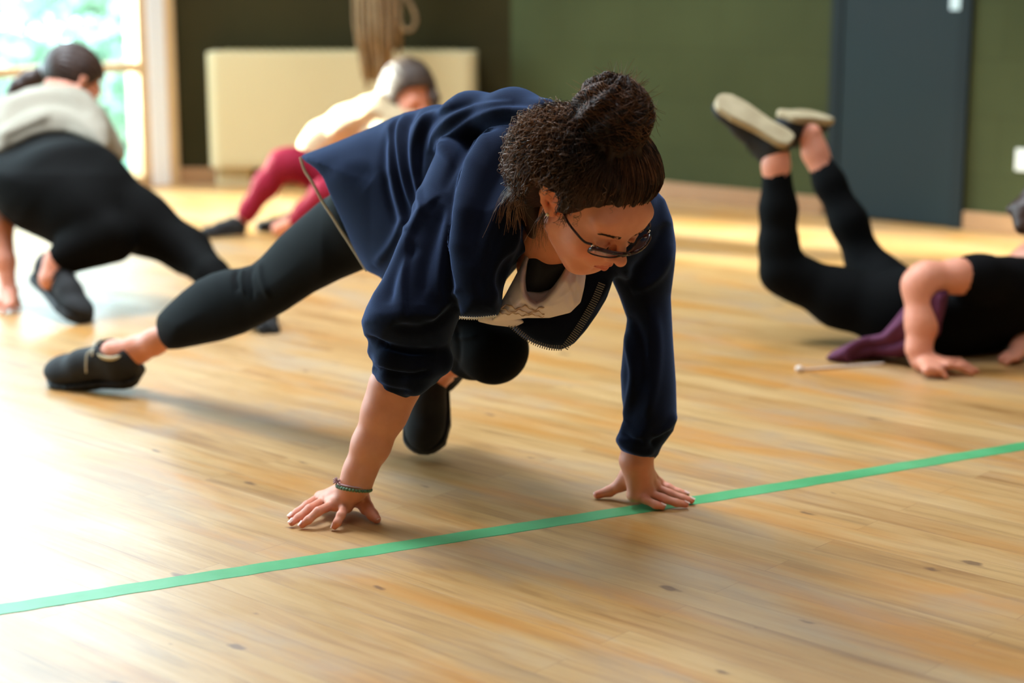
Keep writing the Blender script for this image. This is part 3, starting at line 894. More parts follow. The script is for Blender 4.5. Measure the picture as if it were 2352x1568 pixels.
def head_sculpt():
    s = Sculpt(); E = [hX, hF, hU]
    def ell(c, r, k=.02, mode='u'): s.ell(HL(*c), E, tuple(v * HS for v in r), k, mode)
    def con(a, b, ra, rb, k=.02, mode='u', **kw): s.cone(HL(*a), HL(*b), ra * HS, rb * HS, k, mode=mode, **kw)
    ell((0, -.012, .025), (.073, .094, .088), 0)
    ell((0, .028, -.030), (.060, .060, .078), .03)
    ell((0, .062, -.093), (.027, .022, .019), .03)
    for sx in (-1, 1):
        con((sx * .052, .006, -.054), (sx * .022, .056, -.092), .020, .018, .03)
        ell((sx * .036, .056, -.036), (.027, .026, .028), .025)
        ell((sx * .030, .070, .030), (.030, .018, .018), .03)
    con((-.028, .083, .013), (.028, .083, .013), .008, .008, .02)
    for sx in (-1, 1):
        ell((sx * .0315, .096, -.004), (.017, .012, .0105), .012, 'cut')
        ell((sx * .0315, .0765, -.004), (.0145, .0130, .0125), .004)
        con((sx * .019, .0895, -.010), (sx * .031, .0915, -.0125), .0022, .0025, .004)
        con((sx * .031, .0915, -.0125), (sx * .045, .084, -.009), .0025, .0020, .004)
    con((0, .088, .006), (0, .110, -.027), .0062, .0085, .012)
    ell((0, .1125, -.0305), (.0098, .0095, .0088), .007)
    for sx in (-1, 1):
        ell((sx * .0115, .100, -.034), (.0070, .0085, .0065), .006)
        ell((sx * .0062, .103, -.0405), (.0032, .0045, .0030), .003, 'cut')
    ell((0, .082, -.055), (.026, .014, .020), .02)
    con((-.021, .086, -.064), (-.005, .0965, -.0595), .0030, .0046, .006)
    con((.021, .086, -.064), (.005, .0965, -.0595), .0030, .0046, .006)
    con((-.005, .0965, -.0595), (.005, .0965, -.0595), .0044, .0044, .005)
    con((-.020, .086, -.0655), (0, .0945, -.0695), .0032, .0056, .006)
    con((.020, .086, -.0655), (0, .0945, -.0695), .0032, .0056, .006)
    for sx in (-1, 1):
        con((sx * .021, .0905, -.0648), (0, .1015, -.0640), .0013, .0014, .002, 'cut')
    con((-.008, .090, -.079), (.008, .090, -.079), .004, .004, .008, 'cut')
    # ears
    for sx in (-1, 1):
        ell((sx * .077, -.007, .005), (.006, .013, .026), .006)
        hel = [(sx * (.074 + .010 * math.sin(min(t, 1) * 2.6)), -.008 + .017 * math.cos(a) * -1 + (.006 if False else 0), -.004 + .029 * math.sin(a)) for t, a in [(i / 9, math.radians(200 - i * 26)) for i in range(10)]]
        pts = [(sx * (.073 + .009 * math.sin(i / 9 * math.pi)), -.007 - .0165 * math.cos(math.radians(-155 + i * 29)) * -1, -.006 + .029 * math.sin(math.radians(155 - i * 29 + 0))) for i in range(10)]
        # rim of the ear: from the front root, over the top, down the back to the lobe
        rim = [(.072, .012, .012), (.079, .010, .028), (.088, .001, .039), (.096, -.012, .037), (.100, -.022, .024), (.098, -.022, .006), (.091, -.015, -.010), (.083, -.004, -.022), (.074, .004, -.024)]
        for p, q in zip(rim[:-1], rim[1:]): con((sx * p[0], p[1], p[2]), (sx * q[0], q[1], q[2]), .0046, .0046, .004)
        con((sx * .074, -.004, .002), (sx * .086, -.010, .010), .012, .011, .008)
        ell((sx * .082, -.008, .018), (.008, .013, .018), .006)
        ell((sx * .080, .000, -.018), (.0065, .0090, .0100), .005)
        ell((sx * .094, -.005, .010), (.0075, .0085, .0150), .004, 'cut')
        con((sx * .080, .010, .006), (sx * .081, .008, -.004), .0042, .0036, .004)
    # neck down to the collar
    nb = P(1258, 545, 3.08)
    s.cone(HL(0, -.024, -.040), nb, .050, .046, .03)
    s.cone(HL(0, .012, -.06), P(1268, 568, 3.08), .03, .036, .03)
    s.ell(P(1255, 610, 3.14), [CAM_R, CAM_U, CAM_B], (.055, .045, .05), .04)
    return s
def head_part():
    V, Q = head_sculpt().mesh(.0019)
    V = relax(V, Q, 1, .3)
    L = np.stack(tolocal(V[:, 0], V[:, 1], V[:, 2]), 1)
    T = np.ones((len(V), 3))
    def blob(c, r, col, T=T):
        d = np.sqrt((((L - np.array(c)) / np.array(r)) ** 2).sum(1)); w = np.clip(1.3 - d, 0, 1)[:, None]; w = w * w * (3 - 2 * w)
        T *= 1 - w * (1 - np.array(col))
    for sx in (-1, 1):
        blob((sx * .040, .075, -.034), (.030, .03, .026), (1.0, .84, .84))
        blob((sx * .08, -.006, 0), (.02, .026, .036), (1.0, .80, .76))
        blob((sx * .0315, .09, -.004), (.018, .012, .011), (.82, .72, .72))
    blob((0, .113, -.031), (.014, .012, .012), (1.0, .84, .84))
    # lips
    lip = (np.abs(L[:, 0]) < .0225 - .0) & (L[:, 1] > .078)
    yy = L[:, 2]; ax = np.abs(L[:, 0]) / .022
    inl = lip & (yy < -.0562 - .006 * ax ** 2) & (yy > -.0752 + .009 * ax ** 2)
    T[inl] *= np.array([.80, .52, .52])
    return V, Q, T

# ---------------- arms and hands
def pz(*a): return PZ(*a)
def hand(s, wrist, wr, knuckles, fingers, thumb, fr=.0088, flat=.72, N=(0, 0, 1)):
    for kx, kr in knuckles: s.cone(wrist, kx, wr * .82, kr, .012, flat, N)
    for (a, ra), (b, rb) in zip(knuckles[:-1], knuckles[1:]): s.cone(a, b, ra, rb, .010, .8, N)
    for f in fingers:
        n = len(f) - 1
        for i in range(n):
            r0 = fr * (1.04 - .10 * i); r1 = fr * (1.04 - .10 * (i + 1))
            s.cone(f[i], f[i + 1], r0, r1, .0045)
    n = len(thumb) - 1
    for i in range(n): s.cone(thumb[i][0], thumb[i + 1][0], thumb[i][1], thumb[i + 1][1], .010 if i < 1 else .006)
def arm_right():
    s = Sculpt()
    wr = P(816, 1112, 3.115)
    s.path([(P(960, 800, 3.13), .050), (P(905, 890, 3.125), .0435), (P(884, 945, 3.12), .0400), (P(852, 1022, 3.118), .0335), (P(826, 1082, 3.116), .0275), (wr, .0265)], .02)
    K = [(pz(793, 1164, .030), .0130), (pz(768, 1157, .033), .0135), (pz(750, 1146, .031), .0125), (pz(738, 1139, .026), .0115)]
    F = [[pz(793, 1164, .030), pz(783, 1183, .026), pz(775, 1199, .016), pz(769, 1208, .0085)],
         [pz(766, 1158, .033), pz(731, 1174, .030), pz(708, 1194, .017), pz(694, 1205, .0085)],
         [pz(749, 1147, .031), pz(711, 1168, .026), pz(686, 1188, .015), pz(670, 1200, .0085)],
         [pz(737, 1140, .026), pz(705, 1160, .021), pz(683, 1176, .013), pz(668, 1186, .0080)]]
    Th = [(pz(828, 1140, .036), .017), (pz(842, 1166, .022), .0125), (pz(855, 1181, .015), .0105), (pz(865, 1192, .0090), .0085)]
    hand(s, wr, .0275, K, F, Th)
    s.cone(wr, pz(800, 1152, .020), .022, .016, .02)
    V, Q = s.mesh(.0022); V = relax(V, Q, 1, .3)
    T = np.ones((len(V), 3))
    T = near_tint(V, [f[1] for f in F] + [k[0] for k in K], .009, (1, .88, .86), T)
    T = near_tint(V, [f[3] for f in F] + [Th[3][0]], .011, (1, .80, .80), T)
    V[:, 2] = np.maximum(V[:, 2], .0006)
    return V, Q, T, F, Th
def arm_left():
    s = Sculpt()
    wr = P(1461, 1058, 3.205)
    s.path([(P(1492, 880, 3.215), .046), (P(1485, 950, 3.213), .038), (P(1470, 1020, 3.208), .029), (wr, .0262)], .02)
    K = [(pz(1458, 1138, .024), .0140), (pz(1484, 1130, .028), .0140), (pz(1500, 1117, .027), .0130), (pz(1508, 1106, .024), .0120)]
    F = [[pz(1458, 1138, .024), pz(1482, 1147, .020), pz(1506, 1159, .012), pz(1521, 1163, .0085)],
         [pz(1484, 1130, .028), pz(1522, 1144, .020), pz(1553, 1154, .013), pz(1575, 1158, .0085)],
         [pz(1500, 1117, .027), pz(1538, 1133, .019), pz(1568, 1144, .012), pz(1588, 1149, .0085)],
         [pz(1508, 1106, .024), pz(1536, 1120, .017), pz(1558, 1130, .011), pz(1576, 1135, .0080)]]
    Th = [(pz(1440, 1092, .050), .0165), (pz(1424, 1114, .030), .0125), (pz(1400, 1128, .016), .0102), (pz(1372, 1136, .0085), .0080)]
    hand(s, wr, .0275, K, F, Th)
    s.cone(wr, pz(1472, 1126, .020), .026, .019, .02)
    V, Q = s.mesh(.0022); V = relax(V, Q, 1, .3)
    T = np.ones((len(V), 3))
    T = near_tint(V, [f[1] for f in F] + [k[0] for k in K], .009, (1, .88, .86), T)
    T = near_tint(V, [f[3] for f in F] + [Th[3][0]], .011, (1, .80, .80), T)
    V[:, 2] = np.maximum(V[:, 2], .0012)
    return V, Q, T, F, Th
def legD(px, py): return np.interp(px, [250, 356, 560, 740, 850, 960], [4.14, 4.08, 3.90, 3.70, 3.62, 3.60])
toeR = P(92, 872, 4.24); heelR = P(330, 868, 4.14); upR = camvec(.05, .72, .70)
_y = (toeR - heelR).normalized(); _z = (upR - _y * upR.dot(_y)).normalized()
ankR = heelR + _y * .048 + _z * .060
def trunk_part():
    s = Sculpt()
    s.path([(P(1250, 560, 3.14), .045), (P(1240, 480, 3.26), .06), (P(1060, 470, 3.40), .06), (P(880, 500, 3.58), .06)], .03)
    s.path([(P(840, 520, 3.64), .04), (P(560, 690, 3.92), .025), (P(430, 745, 4.05), .025), (P(355, 785, 4.10), .030), (P(318, 802, 4.13), .0315), (ankR + _z * .02, .031), (ankR - _z * .02, .030)], .02)
    s.path([(P(930, 560, 3.60), .05), (P(1120, 800, 3.37), .03), (P(1040, 830, 3.50), .028), (P(1012, 862, 3.62), .028), (P(1000, 885, 3.64), .029)], .02)
    s.path([(P(1110, 440, 3.26), .04), (P(980, 720, 3.14), .035), (P(950, 800, 3.13), .04)], .02)
    s.path([(P(1450, 500, 3.20), .03), (P(1492, 760, 3.23), .03), (P(1492, 890, 3.215), .038)], .02)
    s.path([(P(1240, 460, 3.28), .05), (P(1450, 490, 3.21), .035)], .02)
    return s.mesh(.006)
ARM_R = arm_right(); ARM_L = arm_left()
body = joined('body', [head_part(), ARM_R[:3], ARM_L[:3], trunk_part() + (None,)], M_SKIN, W1, True)

# nails
M_NAIL = pbsdf('nail', rgb(238, 196, 182), 0.25, bump=(40, .05, .0005))
def nails(F, Th, parent):
    for f, r in [(f, .0066) for f in F] + [([p for p, _ in Th], .0068)]:
        t = (f[-1] - f[-2]).normalized(); c = f[-1] + t * .001
        up = Vector((0, 0, 1)); up = (up - t * up.dot(t)).normalized(); sd = t.cross(up)
        vs = []; fs = []
        for i in range(6):
            for j in range(5):
                a = (j - 2) / 2 * .85; l = (i - 2.5) / 2.5 * .0056
                w = 1 - .25 * (abs(i - 2.5) / 2.5) ** 3
                vs.append(c + t * l + sd * math.sin(a * w) * r + up * (math.cos(a * w) * r + .0016 - .00045 * i))
        for i in range(5):
            for j in range(4): fs.append((i * 5 + j, i * 5 + j + 1, i * 5 + j + 6, i * 5 + j + 5))
        MB().add(vs, fs).build('fingernail', M_NAIL, parent, smooth=True)

# ---------------- face details
M_HAIR = pbsdf('dark_brown_hair', rgb(56, 32, 18), 0.5, spec=.25, colnoise=(14, rgb(28, 17, 12), 4), bump=(90, .5, .002))
M_HAIR2 = pbsdf('brown_hair_strand', rgb(112, 68, 38), 0.4, spec=.4, colnoise=(8, rgb(50, 32, 24), 3))
M_HAIR3 = pbsdf('light_brown_wisp', rgb(146, 102, 68), 0.35, spec=.5, colnoise=(8, rgb(84, 58, 42), 3))
M_LASH = pbsdf('lash', rgb(26, 18, 15), 0.5, bump=(40, .05, .0005))
for sx in (-1, 1):
    fb = MB()
    fb.tube(spline3([HL(sx * .0185, .0895, -.0125), HL(sx * .031, .0945, -.0155), HL(sx * .046, .0845, -.0105)], 4), [.0004 + .0011 * math.sin(i / 8 * math.pi) for i in range(9)], 6)
    for i in range(15):
        t = i / 14; x = .019 + .027 * t; y = .0935 - .010 * max(0, (t - .4)) ; z = -.0145 + .004 * abs(t - .5)
        fb.tube([HL(sx * x, y, z), HL(sx * (x + .001 + .003 * t), y + .005, z - .0035), HL(sx * (x + .002 + .005 * t), y + .0085, z - .0035)], [.0005, .0004, .0001], 4)
    fb.build('eyelashes', M_LASH, W1, smooth=True)
for sx in (-1, 1):
    eb = MB()
    for i in range(60):
        t = RNG.uniform(0, 1); x = .014 + .036 * t; z = .0135 + .006 * math.sin(t * 2.4) + RNG.uniform(-.0028, .0028) * (1 - .5 * t)
        y = .0955 - .004 * t - .016 * max(0, t - .45)
        eb.tube([HL(sx * x, y, z), HL(sx * (x + .004), y + .0005, z + .001), HL(sx * (x + .0075), y - .0015 - .001 * t, z - .0002)], [.0009, .0008, .0004], 4)
    eb.build('eyebrow', M_HAIR, W1, smooth=True)

# glasses
M_FR = pbsdf('tortoiseshell_frame', rgb(60, 22, 28), 0.22, colnoise=(90, rgb(26, 14, 18), 2))
M_SILVER = pbsdf('silver', rgb(210, 205, 195), 0.2, metallic=1, bump=(60, .05, .0005))
M_LENS = bpy.data.materials.new('spectacle_lens'); M_LENS.use_nodes = True
_nt = M_LENS.node_tree; _out = _nt.nodes['Material Output']; _nt.nodes.remove(_nt.nodes['Principled BSDF'])
_t = add(_nt, 'ShaderNodeBsdfTransparent'); _t.inputs[0].default_value = (.96, .97, .97, 1); _g = add(_nt, 'ShaderNodeBsdfGlossy'); _g.inputs['Roughness'].default_value = .03
_m = add(_nt, 'ShaderNodeMixShader'); _m.inputs[0].default_value = .07
_nt.links.new(_t.outputs[0], _m.inputs[1]); _nt.links.new(_g.outputs[0], _m.inputs[2]); _nt.links.new(_m.outputs[0], _out.inputs[0])
GY, GZ = .1130, -.0125
def rim_pts(sx, n=28, w=.0265, h=.0140, drop=0):
    pts = []
    for i in range(n):
        a = 2 * math.pi * i / n; ca, sa = math.cos(a), math.sin(a); e = .55
        x = math.copysign(abs(ca) ** e, ca) * w; z = math.copysign(abs(sa) ** e, sa) * h
        x *= 1 + .06 * (z / h)
        X = sx * .0335 + x
        pts.append((X, GY - .9 * X * X / .13 + .5 * z, GZ + z))
    return pts
gl = MB()
for sx in (-1, 1):
    pts = [HL(*p) for p in rim_pts(sx)]; pts.append(pts[0]); pts.append(pts[1])
    gl.tube(pts, [.0038 if i < 15 or i > 28 else .0014 for i in range(len(pts))], 8)
gl.tube(spline3([HL(-.0075, GY, GZ + .006), HL(0, GY + .003, GZ + .009), HL(.0075, GY, GZ + .006)], 4), .0020, 8)
for sx in (-1, 1):
    gl.tube(spline3([HL(sx * .0605, GY - .027, GZ + .011), HL(sx * .071, GY - .034, GZ + .011), HL(sx * .0765, GY - .048, GZ + .012), HL(sx * .080, .035, .000), HL(sx * .0815, .005, .010), HL(sx * .083, -.010, .016), HL(sx * .079, -.030, .000)], 5), .0021, 8)
    gl.tube([HL(sx * .0085, GY - .003, GZ - .002), HL(sx * .010, GY - .012, GZ - .006)], .0016, 6)
glo = gl.build('glasses', M_FR, W1, smooth=True)
for sx in (-1, 1):
    pts = rim_pts(sx, 28, .0262, .0137); c = (sx * .0335, GY - .9 * .0335 ** 2 / .13, GZ)
    vs = [HL(*c)] + [HL(*p) for p in pts] + [HL(c[0], c[1] - .0015, c[2])] + [HL(p[0], p[1] - .0015, p[2]) for p in pts]
    n = len(pts); fs = [(0, 1 + i, 1 + (i + 1) % n) for i in range(n)] + [(n + 1, n + 2 + (i + 1) % n, n + 2 + i) for i in range(n)]
    lo = link_mesh('lens', vs, fs, M_LENS); adopt(lo, glo)
for sx in (-1, 1):
    hg = MB()
    for dx in (0, .0035):
        a = HL(sx * (.0585 + dx), GY - .0225 - dx * .6, GZ + .0145); hg.tube([a, a - hU * .0065], .0011, 6)
    adopt(hg.build('hinge_stud', M_SILVER), glo)
# ear stud
es = Sculpt(); es.ell(HL(-.0875, .003, -.0225), [hX, hF, hU], (.0032, .0032, .0032), 0)
v, q = es.mesh(.0008); link_mesh('ear_stud', v, q, pbsdf('pearl', rgb(236, 226, 196), .2, bump=(30, .02, .0002)), W1)

# ---------------- hair
def hair_radius(d):
    """distance from skull centre to the hair surface along unit directions d (local n x 3)"""
    a, b, c = .0875, .1075, .1025
    r = 1 / np.sqrt((d[:, 0] / a) ** 2 + (d[:, 1] / b) ** 2 + (d[:, 2] / c) ** 2)
    # curls standing out at the back on her right
    side = np.array([-.80, -.52, .10]); side /= np.linalg.norm(side)
    w = np.clip((d @ side - .35) / .65, 0, 1); r = r * (1 + .42 * w ** 1.3)
    far = np.array([.97, .05, .2]); far /= np.linalg.norm(far)
    w = np.clip((d @ far - .3) / .7, 0, 1); r = r * (1 + .20 * w)
    nape = np.array([-.3, -.85, -.45]); nape /= np.linalg.norm(nape)
    w = np.clip((d @ nape - .4) / .6, 0, 1); r = r * (1 + .12 * w)
    return r
HCEN = np.array([0, -.012, .022])
def zline(y, x):
    return np.interp(y, [-.09, -.055, -.038, -.030, .012, .018, .030, .046, .068, .085, .10], [-.085, -.08, -.062, .030, .036, .004, .010, .038, .058, .066, .070])
BUN_D = np.array([.02, -.42, 1.0]); BUN_D /= np.linalg.norm(BUN_D)
BUN_BASE = HCEN + BUN_D * .100
BUN_C = HCEN + BUN_D * .130
def cap_fn(X, Y, Z):
    l = tolocal(X, Y, Z)
    p = np.stack([l[0].ravel(), l[1].ravel(), l[2].ravel()], 1); q = p - HCEN
    n = np.linalg.norm(q, axis=1) + 1e-9
    uu = q / n[:, None]
    over = p[:, 2] - zline(p[:, 1], p[:, 0]); thin = .0135 * (1 - np.clip(over / .050, 0, 1)) ** 1.5 * (p[:, 1] > .03)
    d = (n - hair_radius(uu) + thin)
    # locks
    u = q / n[:, None]; tb = u @ BUN_D
    perp = u - tb[:, None] * BUN_D; e1 = np.cross(BUN_D, [1, 0, 0]); e1 /= np.linalg.norm(e1); e2 = np.cross(BUN_D, e1)
    ang = np.arctan2(perp @ e2, perp @ e1)
    sw = np.sin(ang * 17 + 3 * np.sin(tb * 5 + ang * 2)) * .0016 + np.sin(ang * 41 + 5 * tb) * .0007
    curl = np.clip((u @ (np.array([-.80, -.52, .10]) / .96) - .35) / .5, 0, 1)
    d = d - sw * (1 - curl) - curl * .004 * np.sin(u[:, 0] * 38 + 4 * np.sin(u[:, 2] * 22)) * np.sin(u[:, 2] * 34 + 3 * np.sin(u[:, 1] * 25))
    cut = (zline(p[:, 1], p[:, 0]) - p[:, 2]) * .8
    d = smax(d.astype(np.float32), cut.astype(np.float32), .003)
    return (d * .8 * HS).reshape(X.shape)
hs = Sculpt()
hc = np.array(HL(*HCEN)); hs.custom(hc - .17, hc + .17, cap_fn, 0)
E = [hX, hF, hU]
def bun_fn(X, Y, Z):
    l = tolocal(X, Y, Z); q = np.stack([l[0].ravel(), l[1].ravel(), l[2].ravel()], 1) - BUN_C
    n = np.linalg.norm(q, axis=1) + 1e-9; u = q / n[:, None]
    e1 = np.cross(BUN_D, [1, 0, 0]); e1 /= np.linalg.norm(e1); e2 = np.cross(BUN_D, e1)
    ang = np.arctan2(u @ e2, u @ e1); tb = u @ BUN_D
    R = .061 * (1 - .14 * tb) + .0035 * np.sin(ang * 9 + tb * 6) + .002 * np.sin(ang * 23 - tb * 9) + .003 * np.sin(ang * 2 + 1)
    R = R * (1 + .10 * np.sin(ang + .6))
    return ((n - R) * .75 * HS).astype(np.float32).reshape(X.shape)
bc = np.array(HL(*BUN_C)); hs.custom(bc - .086, bc + .086, bun_fn, .018)
hs.cone(P(1212, 430, 3.02), P(1228, 528, 3.035), .036, .016, .012)
v, q = hs.mesh(.0022)
hair = link_mesh('hair', v, q, M_HAIR, W1)

def strand_mesh(name, strands, mat, rad, parent):
    V = []; F = []; n0 = 0
    for st in strands:
        st = np.asarray(st, dtype=np.float64); n = len(st)
        t = np.gradient(st, axis=0); t /= np.linalg.norm(t, axis=1, keepdims=True) + 1e-9
        a = np.cross(t, [0.3, 0.5, 0.81]); a /= np.linalg.norm(a, axis=1, keepdims=True) + 1e-9; b = np.cross(t, a)
        r = (rad * np.linspace(1, .3, n))[:, None]
        ring = np.stack([st + r * (a * math.cos(k * 2.0944) + b * math.sin(k * 2.0944)) for k in range(3)], 1).reshape(-1, 3)
        V.append(ring); i = np.arange(n - 1)[:, None] * 3 + n0
        for k in range(3):
            k2 = (k + 1) % 3; F.append(np.concatenate([i + k, i + k2, i + 3 + k2, i + 3 + k], 1))
        n0 += 3 * n
    o = link_mesh(name, np.concatenate(V).astype(np.float32), np.concatenate(F).astype(np.int32), mat)
    adopt(o, parent); o['kind'] = 'stuff'; return o
def to_world(L): return np.array(HC) + (L @ HB) * HS
def slerp(a, b, t):
    w = math.acos(max(-1, min(1, float(a @ b)))); 
    if w < 1e-3: return a
    return (math.sin((1 - t) * w) * a + math.sin(t * w) * b) / math.sin(w)
S1 = []; S2 = []
rg = np.random.default_rng(11)
cnt = 0
side = np.array([-.80, -.52, .10]); side /= np.linalg.norm(side)
while cnt < 2600:
    d = rg.normal(size=3); d /= np.linalg.norm(d)
    rr = hair_radius(d[None])[0]; p = HCEN + d * rr
    if p[2] < zline(p[1], p[0]) - .003: continue
    if d @ BUN_D > .93: continue
    cnt += 1
    curl = max(0, min(1, (float(d @ side) - .30) / .45))
    T1 = rg.uniform(.35, 1.0); n = 12; st = []
    ph = rg.uniform(0, 6.28); fr = rg.uniform(7, 13); lift = rg.uniform(.0003, .0022) + curl * rg.uniform(0, .007)
    amp = .0014 + curl * rg.uniform(.003, .010)
    ax1 = np.cross(d, BUN_D); ax1 /= np.linalg.norm(ax1) + 1e-9
    for i in range(n):
        t = T1 * i / (n - 1); u = slerp(d, BUN_D, t * .86)
        R = hair_radius(u[None])[0] + lift; pp = HCEN + u * R
        ov = pp[2] - float(zline(pp[1], pp[0])); R -= .0135 * (1 - min(max(ov / .050, 0), 1)) ** 1.5 * (pp[1] > .03)
        pt = HCEN + u * R + ax1 * amp * math.sin(ph + fr * t * (1 + curl)) + u * amp * .6 * math.cos(ph + fr * t * 1.3)
        st.append(pt)
    (S1 if rg.uniform() < .6 else S2).append(to_world(np.array(st)))
# bun strands: wound round the knot
e1 = np.cross(BUN_D, [1, 0, 0]); e1 /= np.linalg.norm(e1); e2 = np.cross(BUN_D, e1)
for i in range(1100):
    a0 = rg.uniform(0, 6.28); tb0 = rg.uniform(-.8, .9); n = 10; st = []; da = rg.uniform(.5, 1.6) * rg.choice([-1, 1]); db = rg.uniform(-.7, .7)
    lift = rg.uniform(.0005, .004)
    for j in range(n):
        t = j / (n - 1); a = a0 + da * t; tb = max(-.95, min(.98, tb0 + db * t + .08 * math.sin(4 * t + a0)))
        R = .061 * (1 - .14 * tb) + .0035 * math.sin(a * 9 + tb * 6) + .003 * math.sin(a * 2 + 1); R *= (1 + .10 * math.sin(a + .6))
        s_ = math.sqrt(1 - tb * tb); u = BUN_D * tb + (e1 * math.cos(a) + e2 * math.sin(a)) * s_
        st.append(BUN_C + u * (R + lift + .001 * math.sin(a * 6)))
    (S1 if rg.uniform() < .4 else S2).append(to_world(np.array(st)))
# loose ends
S3 = []
for i in range(230):
    if i < 150:
        d = rg.normal(size=3); d = d / np.linalg.norm(d) + np.array([0, 0, .7]); d /= np.linalg.norm(d); p = BUN_C + d * .050
    else:
        d = side + rg.normal(size=3) * .42; d /= np.linalg.norm(d); p = HCEN + d * hair_radius(d[None])[0]
        if p[2] < zline(p[1], p[0]): continue
    L = rg.uniform(.010, .030) * (1 if i < 150 else .5); st = []; b = rg.normal(size=3) * .5
    for j in range(6):
        t = j / 5; st.append(p + d * L * t + b * L * t * t * .6)
    S3.append(to_world(np.array(st)))
# springy curls standing off the back of the head
for i in range(620):
    d = side + rg.normal(size=3) * np.array([.30, .42, .42]); d /= np.linalg.norm(d); p0 = HCEN + d * hair_radius(d[None])[0]
    if p0[2] < zline(p0[1], p0[0]) - .01: continue
    T1 = rg.uniform(.15, .5); ph = rg.uniform(0, 6.28); fr = rg.uniform(12, 24); lf = rg.uniform(.002, .020); am = rg.uniform(.002, .006); st = []
    ax1 = np.cross(d, BUN_D); ax1 /= np.linalg.norm(ax1) + 1e-9; sg = rg.choice([1, 1, -1])
    for j in range(14):
        t = T1 * j / 13 * sg; u = d * (1 - t * .9) + BUN_D * t * .9; u /= np.linalg.norm(u)
        R = hair_radius(u[None])[0] + lf * math.sin(j / 13 * math.pi * .9 + .2)
        st.append(HCEN + u * R + ax1 * am * math.sin(ph + fr * t * 2) + u * am * math.cos(ph + fr * t * 2))
    S3.append(to_world(np.array(st)))
# wisps: sprout at her left of the bun, tendrils at the temple and nape
def wisp(a, b, n, spread, bend):
    a = np.array(a); b = np.array(b)
    for i in range(n):
        st = []; o1 = rg.normal(size=3) * spread * .35; o2 = rg.normal(size=3) * spread; ph = rg.uniform(0, 6)
        for j in range(9):
            t = j / 8; st.append(a + o1 + (b + o2 - a - o1) * t + np.array(bend) * math.sin(t * math.pi) + .002 * np.array([math.sin(9 * t + ph), 0, math.cos(8 * t + ph)]))
        S3.append(to_world(np.array(st)))
wisp(BUN_C + np.array([.045, .0, -.01]), BUN_C + np.array([.092, .015, -.028]), 36, .009, (.004, 0, .010))
wisp((.082, .03, .06), (.100, .03, .015), 16, .008, (.008, 0, 0))
wisp((-.075, -.012, -.035), (-.082, .012, -.085), 30, .008, (-.004, -.004, 0))
wisp((-.10, -.06, .01), (-.115, -.03, -.075), 60, .016, (-.012, -.004, 0))
wisp((-.074, .018, .010), (-.072, .028, -.022), 22, .004, (-.003, 0, 0))
for nm, S, mt, rd in (('hair_strands', S1, M_HAIR, .0008), ('hair_strands', S2, M_HAIR2, .0007), ('loose_wisps', S3, M_HAIR3, .0006)):
    strand_mesh(nm, S, mt, rd, hair)
# hair tie
ht = Sculpt()
tp_ = [HL(*(BUN_BASE + BUN_D * .004 + (e1 * math.cos(a) + e2 * math.sin(a)) * .030)) for a in np.linspace(0, 2 * math.pi, 17)]
mb = MB().tube(tp_, .006, 8); o = mb.build('hair_tie', M_BLKLACE, None, smooth=True); adopt(o, hair)

